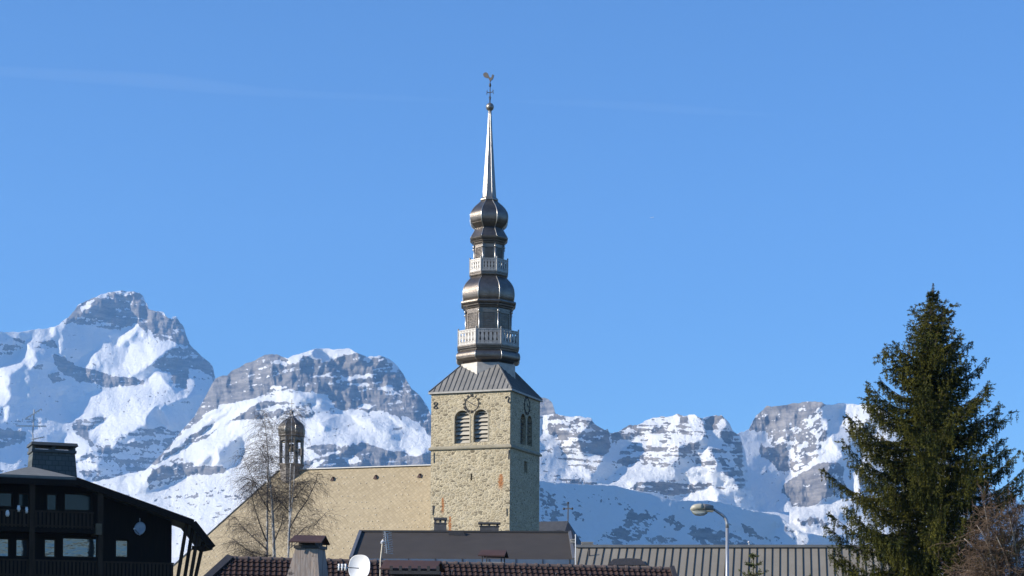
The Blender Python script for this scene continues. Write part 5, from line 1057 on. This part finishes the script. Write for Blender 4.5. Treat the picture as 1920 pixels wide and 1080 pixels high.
# ---------------------------------------------------------------- trees
class FastMesh:
    def __init__(s): s.v = []; s.q = []; s.n = 0
    def quads(s, arr):                     # arr: (k,4,3)
        arr = np.asarray(arr, float); k = len(arr); s.v.append(arr.reshape(-1, 3)); s.n += 4 * k
    def build(s, name, mat, parent):
        v = np.concatenate(s.v); k = len(v) // 4; me = bpy.data.meshes.new(name); me.vertices.add(len(v)); me.vertices.foreach_set('co', v.ravel().astype(np.float32))
        me.loops.add(4 * k); me.loops.foreach_set('vertex_index', np.arange(4 * k, dtype=np.int32)); me.polygons.add(k)
        me.polygons.foreach_set('loop_start', np.arange(0, 4 * k, 4, dtype=np.int32)); me.polygons.foreach_set('loop_total', np.full(k, 4, np.int32))
        me.update(calc_edges=True); me.materials.append(mat); o = bpy.data.objects.new(name, me); col.objects.link(o); o.parent = parent; return o
def leaf_mat(name, a, b, c):
    mt, n, L, bs = newmat(name); v = coords(n, L); f = noise(n, L, v, 1.1, 4); g_ = noise(n, L, v, 7, 3)
    x = mixc(n, L, ramp(n, L, f, .38, .62), a, b); x = mixc(n, L, ramp(n, L, g_, .52, .7), x, c); L.new(x, bs.inputs['Base Color']); bs.inputs['Roughness'].default_value = .8; bs.inputs['Specular IOR Level'].default_value = .08
    return mt
def tri_fan(rs, base, dirs, length, width):
    """thin pointed blades: base points (k,3), directions (k,3)"""
    k = len(base); r = rs.normal(size=(k, 3)); s_ = np.cross(dirs, r); s_ /= np.linalg.norm(s_, axis=1, keepdims=True) + 1e-9
    L_ = length[:, None]; W_ = width[:, None]
    return np.stack([base - s_ * W_ * .35, base + dirs * L_ * .55 - s_ * W_ * .5, base + dirs * L_, base + dirs * L_ * .5 + s_ * W_ * .5], 1)
def spruce(root, H, prof, rs, z_lo, wood, leaf, dens=1.0, bark_r=.24):
    m_ = MB(); m_.tube([(0, 0, 0), (.03, 0, H * .3), (-.03, .02, H * .7), (0, 0, H * .93), (0, 0, H)], [bark_r, bark_r * .8, bark_r * .42, .035, .012], 9); m_.build('trunk', wood, root, True)
    fm = FastMesh(); br = MB(); z = z_lo; ang = 0; bl = []
    while z < H - .50:
        t = (H - z) / H; step = .12 + .64 * t; nb = 5 if t < .08 else 8 if t < .42 else 9
        ang += 1.1
        for b in range(nb):
            az = ang + 2 * math.pi * b / nb + rs.normal() * .25
            side = math.cos(az); Lr, Rr = prof(z)
            rise = float(np.interp(t, [0, .15, .4, .8], [.95, .5, .12, .0])); z2 = z + (Rr if side > 0 else Lr) * rise; L2, R2 = prof(min(z2, H))
            rad_ = (R2 if side > 0 else L2) * (1 - .10 * (1 - abs(side)))
            ln = rad_ * rs.choice([.66, .9, 1.0, 1.08]) * rs.uniform(.93, 1.05)
            bl.append((z + rs.uniform(-.22, .22) * step, az, max(ln, .16), t))
        z += step
    for (z0, az, ln, t) in bl:
        d = np.array([math.cos(az), math.sin(az), 0]); sidev = np.array([-d[1], d[0], 0])
        up0 = np.interp(t, [0, .15, .4, .8], [.85, .34, .0, -.20]); tipup = np.interp(t, [0, .2, .5, .9], [.1, .18, .15, .13])
        sag = np.interp(t, [0, .3, .9], [.0, .16, .22]); n_ = 9
        s = np.linspace(0, 1, n_); zz = z0 + ln * (up0 * s - sag * np.sin(s * math.pi) * 1.0 + tipup * s ** 3) 
        pts = d[None] * (s * ln)[:, None] + sidev[None] * (np.sin(s * 3 + az) * .04 * ln)[:, None]; pts[:, 2] = zz
        br.tube([tuple(p) for p in pts], list(np.linspace(.035 * min(1, ln / 1.5) + .008, .006, n_)), 4, False)
        if ln < .05: continue
        # branchlets to both sides
        nl = max(3, int(ln / .17 * dens))
        for q in range(nl):
            f = .12 + .88 * (q + rs.rand()) / nl; i = f * (n_ - 1); i0 = min(int(i), n_ - 2); p = pts[i0] + (pts[i0 + 1] - pts[i0]) * (i - i0)
            if t > .10:                      # curtain straight below the branch
                hl = rs.uniform(.15, .30 + .6 * min(1, t * 1.5)) * (1 - .45 * f); m = max(8, int(hl / .009)); u = rs.rand(m)
                base = p + np.stack([rs.normal(size=m) * .02, rs.normal(size=m) * .02, -u * hl], 1); dr = rs.normal(size=(m, 3)) * .5; dr[:, 2] -= .9; dr /= np.linalg.norm(dr, axis=1, keepdims=True)
                fm.quads(tri_fan(rs, base, dr, rs.uniform(.055, .11, m), rs.uniform(.02, .034, m)))
            for sg in (-1, 1):
                bl_ = min(.24 * ln + .10, .62) * (1 - .48 * f) * rs.uniform(.6, 1.15) + .08 * min(1, ln / .6)
                dv = d * rs.uniform(.45, .9) + sidev * sg * rs.uniform(.6, 1.0); dv[2] += rs.uniform(-.15, .12) + (.25 if f > .85 else 0); dv /= np.linalg.norm(dv)
                m = max(6, int(bl_ / .011)); u = rs.rand(m); base = p + dv * (u * bl_)[:, None]; base[:, 2] -= .25 * (u * bl_) ** 2
                dr = dv * .7 + rs.normal(size=(m, 3)) * .42; dr[:, 2] -= .12; dr /= np.linalg.norm(dr, axis=1, keepdims=True)
                fm.quads(tri_fan(rs, base, dr, rs.uniform(.06, .125, m), rs.uniform(.022, .036, m)))
                # hanging twigs
                if t > .16 and rs.rand() < .9:
                    hl = rs.uniform(.14, .26 + .55 * min(1, t * 1.6)) * (1 - .18 * f); e = p + dv * bl_ * rs.uniform(.2, .9); m = max(8, int(hl / .010))
                    u = rs.rand(m); base = e + np.stack([rs.normal(size=m) * .012, rs.normal(size=m) * .012, -u * hl], 1)
                    dr = rs.normal(size=(m, 3)) * .55; dr[:, 2] -= .9; dr /= np.linalg.norm(dr, axis=1, keepdims=True)
                    fm.quads(tri_fan(rs, base, dr, rs.uniform(.055, .11, m), rs.uniform(.02, .033, m)))
        m = 14; base = pts[-1] + rs.normal(size=(m, 3)) * .02; dr = d * .6 + rs.normal(size=(m, 3)) * .4; dr[:, 2] += .5; dr /= np.linalg.norm(dr, axis=1, keepdims=True)
        fm.quads(tri_fan(rs, base, dr, rs.uniform(.07, .14, m), rs.uniform(.02, .035, m)))
    m = 150; u = rs.rand(m); base = np.stack([u * 0, u * 0, H - u * .9], 1); dr = rs.normal(size=(m, 3)); dr[:, 2] = np.abs(dr[:, 2]) * .8 + .2; dr /= np.linalg.norm(dr, axis=1, keepdims=True)
    fm.quads(tri_fan(rs, base, dr, (.05 + .16 * u) * rs.uniform(.7, 1.2, m), rs.uniform(.016, .028, m)))
    br.build('branches', wood, root); fm.build('crown', leaf, root)
M_bark = nm('grey_brown_bark', (.12, .095, .07), (.06, .048, .038), 3, .9, 0, .6, (3, 3, .6))
M_need = leaf_mat('spruce_needles', (.028, .036, .009), (.092, .086, .015), (.014, .020, .007))
SD = 70; KS = FPX / SD; sp = P(1746, 1000, SD); H = P(1742, 531, SD).z
spr = thing('spruce_tree', 'tall dark green spruce with drooping twig curtains filling the right side', 'spruce', (sp.x, SD, 0))
yy = [531, 545, 570, 600, 625, 650, 700, 735, 770, 820, 870, 950, 1000, 1055, 1250]; Lr = [2, 17, 44, 52, 74, 98, 108, 128, 160, 168, 178, 196, 198, 210, 215]; Rr = [2, 20, 42, 46, 72, 86, 100, 122, 142, 142, 165, 184, 190, 200, 205]
prof = lambda z: tuple(float(np.interp(H0 - (z - EYE) * KS, yy, a)) / KS for a in (Lr, Rr))
spruce(spr, H, prof, np.random.RandomState(12), 1.5, M_bark, M_need, 1.0)
# young spruce in front of the long metal roof
YD = 62; yp = P(1412.5, 1045, YD); YH = P(1412, 1040, YD).z
yng = thing('young_spruce', 'thin young spruce top showing in front of the ribbed metal roof', 'spruce', (yp.x, YD, 0))
rs = np.random.RandomState(9); m_ = MB(); m_.tube([(0, 0, 0), (0, 0, YH * .6), (.0, 0, YH)], [.09, .05, .012], 7); m_.build('trunk', M_bark, yng, True)
fm = FastMesh(); br = MB(); zz_ = YH - .08; k = 0
while zz_ > 1.0:
    nb = 5
    for b in range(nb):
        az = k * .7 + 2 * math.pi * b / nb + rs.normal() * .2; ln = min(.12 + (YH - zz_) * .52, 1.3) * rs.uniform(.7, 1.1); d = np.array([math.cos(az), math.sin(az), .35]); s = np.linspace(0, 1, 6); pts = d[None] * (s * ln)[:, None]; pts[:, 2] = zz_ + ln * (.1 * s + .28 * s ** 2)
        br.tube([tuple(p) for p in pts], list(np.linspace(.016, .005, 6)), 4, False); m = int(70 * ln) + 10; u = rs.rand(m) * .95 + .05; i = (u * 4.99).astype(int); base = pts[i] + (pts[i + 1] - pts[i]) * (u * 5 - i)[:, None]
        dr = d * .6 + rs.normal(size=(m, 3)) * .5; dr /= np.linalg.norm(dr, axis=1, keepdims=True); fm.quads(tri_fan(rs, base, dr, rs.uniform(.07, .15, m), rs.uniform(.022, .04, m)))
    zz_ -= .30 + .05 * rs.rand(); k += 1
m = 40; u = rs.rand(m); base = np.stack([u * 0, u * 0, YH - u * .5], 1); dr = rs.normal(size=(m, 3)); dr[:, 2] += .6; dr /= np.linalg.norm(dr, axis=1, keepdims=True); fm.quads(tri_fan(rs, base, dr, rs.uniform(.05, .12, m), rs.uniform(.02, .03, m)))
br.build('branches', M_bark, yng); fm.build('crown', leaf_mat('young_needles', (.06, .075, .02), (.085, .095, .03), (.04, .05, .015)), yng)
# bare birches in front of the nave
def birch_bark():
    mt, n, L, bs = newmat('birch_bark'); v = coords(n, L, (1, 1, .55)); f = noise(n, L, v, 2.6, 5, .7); g_ = noise(n, L, coords(n, L, (1, 1, 4)), 5, 3)
    c = mixc(n, L, ramp(n, L, f, .46, .6), (.55, .54, .52), (.16, .14, .13)); c = mixc(n, L, ramp(n, L, g_, .60, .66), c, (.05, .045, .04)); L.new(c, bs.inputs['Base Color']); bs.inputs['Roughness'].default_value = .8; return mt
M_birch = birch_bark(); M_twig = nm('dark_birch_twig', (.085, .068, .056), (.055, .044, .038), 3, .85); M_branch = nm('dark_birch_branch', (.07, .06, .052), (.04, .034, .03), 4, .85, 0, .3)
def twig_quads(fm, pts, r):
    pts = np.asarray(pts); a, b = pts[:-1], pts[1:]; t = b - a; t /= np.linalg.norm(t, axis=1, keepdims=True) + 1e-9
    for ref in (np.array([1., 0, 0]), np.array([.5, .87, 0])):
        s = np.cross(t, ref); s /= np.linalg.norm(s, axis=1, keepdims=True) + 1e-9; fm.quads(np.stack([a - s * r, a + s * r, b + s * r * .8, b - s * r * .8], 1))
def birch(label, stems, limbs, d, base_px, seed, ntw, tw_len, group):
    """stems, limbs: pixel polylines at depth d (each with its own small depth swing)"""
    rs = np.random.RandomState(seed); b = P(base_px, 1060, d); root = thing('bare_birch', label, 'birch', (b.x, d, 0), 0, group); o = Vector((b.x, d, 0)); k = d / FPX
    tr = MB(); lm = MB(); fm = FastMesh(); carriers = []
    for pts, r0, dy in stems:
        q = [P(x, y, d + dy * i / len(pts)) - o for i, (x, y) in enumerate(pts)]; q = [Vector((q[0].x * .6, q[0].y * .3, 0))] + q
        n_ = len(q); rr = [r0 * 1.15] + list(np.linspace(r0, .012, n_ - 1)); tr.tube(q, rr, 8); carriers.append((q[1:], .45))
    for pts, r0, dy in limbs:
        q = [P(x, y, d + dy * i / max(1, len(pts) - 1)) - o for i, (x, y) in enumerate(pts)]; lm.tube(q, list(np.linspace(r0, .010, len(q))), 6); carriers.append((q, .08))
    for q, f0 in carriers:
        Q = np.array([list(p) for p in q]); seg = np.linalg.norm(np.diff(Q, axis=0), axis=1); cum = np.concatenate([[0], np.cumsum(seg)]); T = cum[-1]
        nsub = int(ntw * T)
        for _ in range(nsub):
            s = (f0 + (1 - f0) * rs.rand() ** .8) * T; i = min(np.searchsorted(cum, s) - 1, len(seg) - 1); i = max(i, 0); p = Q[i] + (Q[i + 1] - Q[i]) * ((s - cum[i]) / seg[i])
            az = rs.rand() * 2 * math.pi; ln = tw_len * rs.uniform(.4, 1.2) * (1.15 - .5 * s / T); dv = np.array([math.cos(az) * .9, math.sin(az) * .9, rs.uniform(.15, .9)]); dv /= np.linalg.norm(dv); pp = [p]; cur = p.copy()
            for j in range(6):
                dv = dv + np.array([rs.normal() * .14, rs.normal() * .14, -.20]); dv /= np.linalg.norm(dv); cur = cur + dv * ln / 6; pp.append(cur.copy())
            twig_quads(fm, pp, .0075)
            for _k in range(5):       # fine drooping ends
                j = rs.randint(1, 7); c2 = pp[j].copy(); d2 = dv * .5 + rs.normal(size=3) * .5; d2[2] -= .25; p2 = [c2.copy()]
                for jj in range(4):
                    d2 = d2 / np.linalg.norm(d2); c2 = c2 + d2 * ln * .13; p2.append(c2.copy()); d2 = d2 + rs.normal(size=3) * .2; d2[2] -= .28
                twig_quads(fm, p2, .0048)
    tr.build('trunk', M_birch, root, True); lm.build('limbs', M_branch, root, True); fm.build('crown', M_twig, root)
BG = 'bare birches in front of the nave'
birch('bare birch with two white stems, left of the bell turret', [([(497, 1075), (500, 1040), (501, 980), (501, 925), (503, 860), (499, 815), (495, 770)], .11, 1.5), ([(514, 1075), (514, 1040), (512, 985), (510, 940), (506, 900), (502, 870), (499, 850)], .13, -1.2)],
      [([(500, 1030), (478, 1010), (452, 985), (440, 968)], .05, 2), ([(500, 1015), (488, 985), (478, 955), (472, 930), (474, 908)], .05, -2), ([(512, 1020), (527, 985), (533, 960), (540, 935)], .045, 1.5), ([(506, 960), (488, 930), (470, 890), (455, 855)], .04, -1.5), ([(500, 1042), (470, 1035), (448, 1020), (436, 1010)], .04, -2), ([(514, 1040), (480, 1046), (455, 1036)], .04, 1), ([(512, 960), (530, 940), (545, 925), (560, 905)], .035, 2), ([(500, 925), (480, 905), (458, 895)], .03, 1), ([(503, 870), (490, 845), (478, 830)], .03, -1)], 118, 507, 3, 20, 2.0, BG)
birch('slender bare birch whose white stem crosses the bell turret', [([(538, 1075), (541, 1030), (543, 975), (543.5, 920), (545, 870), (547, 820), (546, 768)], .085, 1.0), ([(541, 1000), (547, 950), (551, 905), (552, 872)], .05, -1.0)],
      [([(543, 990), (560, 960), (575, 940), (592, 905), (596, 885)], .045, 1.5), ([(543, 960), (520, 935), (513, 915)], .03, -1.5), ([(541, 1020), (570, 990), (590, 985), (612, 960)], .035, -1.5), ([(546, 940), (568, 915), (580, 900)], .03, 1.5), ([(541, 1030), (566, 1010), (585, 1000)], .03, 1)], 116, 541, 8, 14, 1.8, BG)
# bare reddish birch shrub in front of the spruce, bottom right
def shrub():
    rs = np.random.RandomState(21); d = 58; b = P(1880, 1100, d); root = thing('bare_shrub', 'bare reddish brown bush with pale curved branches at the foot of the spruce', 'bush', (b.x, d, 0)); o = Vector((b.x, d, 0)); lm = MB(); fm = FastMesh()
    L_ = [[(1880, 1140), (1872, 1075), (1858, 1035), (1845, 1005), (1832, 985)], [(1884, 1140), (1893, 1070), (1880, 1030), (1868, 1005)], [(1890, 1150), (1908, 1050), (1900, 1000), (1893, 972)], [(1885, 1140), (1915, 1075), (1940, 1030)], [(1880, 1120), (1850, 1072), (1815, 1070), (1798, 1068)], [(1878, 1120), (1840, 1085), (1800, 1078)], [(1893, 1100), (1897, 1040), (1905, 990), (1912, 955)], [(1858, 1035), (1853, 990), (1846, 950)], [(1890, 1140), (1930, 1090), (1960, 1010)], [(1870, 1130), (1830, 1105), (1790, 1090)], [(1880, 1140), (1862, 1060), (1830, 1030), (1808, 1010)]]
    for n_, pts in enumerate(L_):
        dy = rs.uniform(-1.2, 1.2); q = [P(x, y, d + dy * i / (len(pts) - 1)) - o for i, (x, y) in enumerate(pts)]
        q = [Vector((rs.normal() * .05, rs.normal() * .05, 0))] + q; lm.tube(q, list(np.linspace(.05, .012, len(q))), 6)
        Q = np.array([list(p) for p in q[1:]])
        for _ in range(62):
            i = rs.randint(0, len(Q) - 1); p = Q[i] + (Q[i + 1] - Q[i]) * rs.rand(); dv = rs.normal(size=3) * .7; dv[2] += .55; dv /= np.linalg.norm(dv); ln = rs.uniform(.3, 1.05); pp = [p]; cur = p.copy()
            for j in range(5): dv = dv + rs.normal(size=3) * .2; dv[2] -= .1; dv /= np.linalg.norm(dv); cur = cur + dv * ln / 5; pp.append(cur.copy())
            twig_quads(fm, pp, .007)
            for _k in range(6):
                c2 = pp[rs.randint(1, 6)].copy(); d2 = dv * .4 + rs.normal(size=3) * .6; p2 = [c2.copy()]
                for jj in range(3): d2 = d2 / np.linalg.norm(d2); c2 = c2 + d2 * ln * .16; p2.append(c2.copy()); d2 = d2 + rs.normal(size=3) * .25
                twig_quads(fm, p2, .0045)
    lm.build('trunk', nm('pale_shrub_bark', (.40, .36, .30), (.24, .20, .17), 4, .85, 0, .3), root, True); fm.build('crown', nm('reddish_twigs', (.105, .062, .034), (.065, .042, .026), 2, .8), root)
shrub()
# ---------------------------------------------------------------- a distant aeroplane
pa = P(1222, 408, 16000); plane = thing('aeroplane', 'tiny white aeroplane high in the empty sky right of the spire', 'aeroplane', tuple(pa))
m_ = MB(); m_.tube([(-16, 0, 0), (-13, 0, .3), (0, 0, .4), (12, 0, .4), (17, 0, 1)], [.5, 2.2, 2.3, 2.0, .4], 10); m_.build('fuselage', M_white, plane, True)
for s in (-1, 1): m_ = MB(); m_.hexa([(-4, s * 1, 0), (5, s * 1, 0), (9, s * 17, 1.5), (6, s * 17, 1.5)], [(-4, s * 1, .6), (5, s * 1, .6), (9, s * 17, 1.8), (6, s * 17, 1.8)]); m_.build('wing', M_white, plane)
m_ = MB(); m_.hexa([(10, -.2, 2), (16, -.2, 2), (16, .2, 2), (10, .2, 2)], [(15, -.15, 8), (18, -.15, 8), (18, .15, 8), (15, .15, 8)]); m_.build('tail_fin', M_white, plane)
# ---------------------------------------------------------------- old contrail, a thin streak of real vapour high beyond the mountains
cm = bpy.data.materials.new('thin_vapour'); cm.use_nodes = True; cn = cm.node_tree; cn.nodes.remove(cn.nodes['Principled BSDF'])
pv = cn.nodes.new('ShaderNodeVolumePrincipled'); pv.inputs['Color'].default_value = (1, 1, 1, 1); pv.inputs['Density'].default_value = .00030; cn.links.new(pv.outputs[0], cn.nodes['Material Output'].inputs['Volume'])
for lab, pts in (('faint thin vapour streak crossing the upper sky from the far left', [(-90, 128, 7), (40, 136, 11), (180, 144, 13), (300, 152, 15), (400, 163, 13), (500, 173, 9), (620, 179, 7), (760, 185, 6), (880, 189, 2)]), ('fainter vapour streak in the upper sky just right of the weathercock', [(960, 190, 3), (1080, 193, 7), (1200, 199, 9), (1320, 208, 8), (1460, 216, 2.5)])):
    m_ = MB(); q = [P(x, y, 20000) for x, y, r in pts]; rs = [r * 20000 / FPX for x, y, r in pts]; m_.tube(q, rs, 10); c = m_.build('cloud', cm); tag(c, lab, 'cloud', None, 'stuff')
# ---------------------------------------------------------------- haze
hz = MB(); hz.box(-9000, 9000, -600, 11000, -80, 2600)
mt = bpy.data.materials.new('valley_haze'); mt.use_nodes = True; nt = mt.node_tree; nt.nodes.remove(nt.nodes['Principled BSDF'])
pv = nt.nodes.new('ShaderNodeVolumePrincipled'); pv.inputs['Color'].default_value = (.28, .57, 1, 1); pv.inputs['Density'].default_value = HAZE; pv.inputs['Anisotropy'].default_value = .1
nt.links.new(pv.outputs[0], nt.nodes['Material Output'].inputs['Volume'])
tag(hz.build('haze', mt), 'thin blue haze filling the air between village and mountains', 'haze', None, 'stuff')
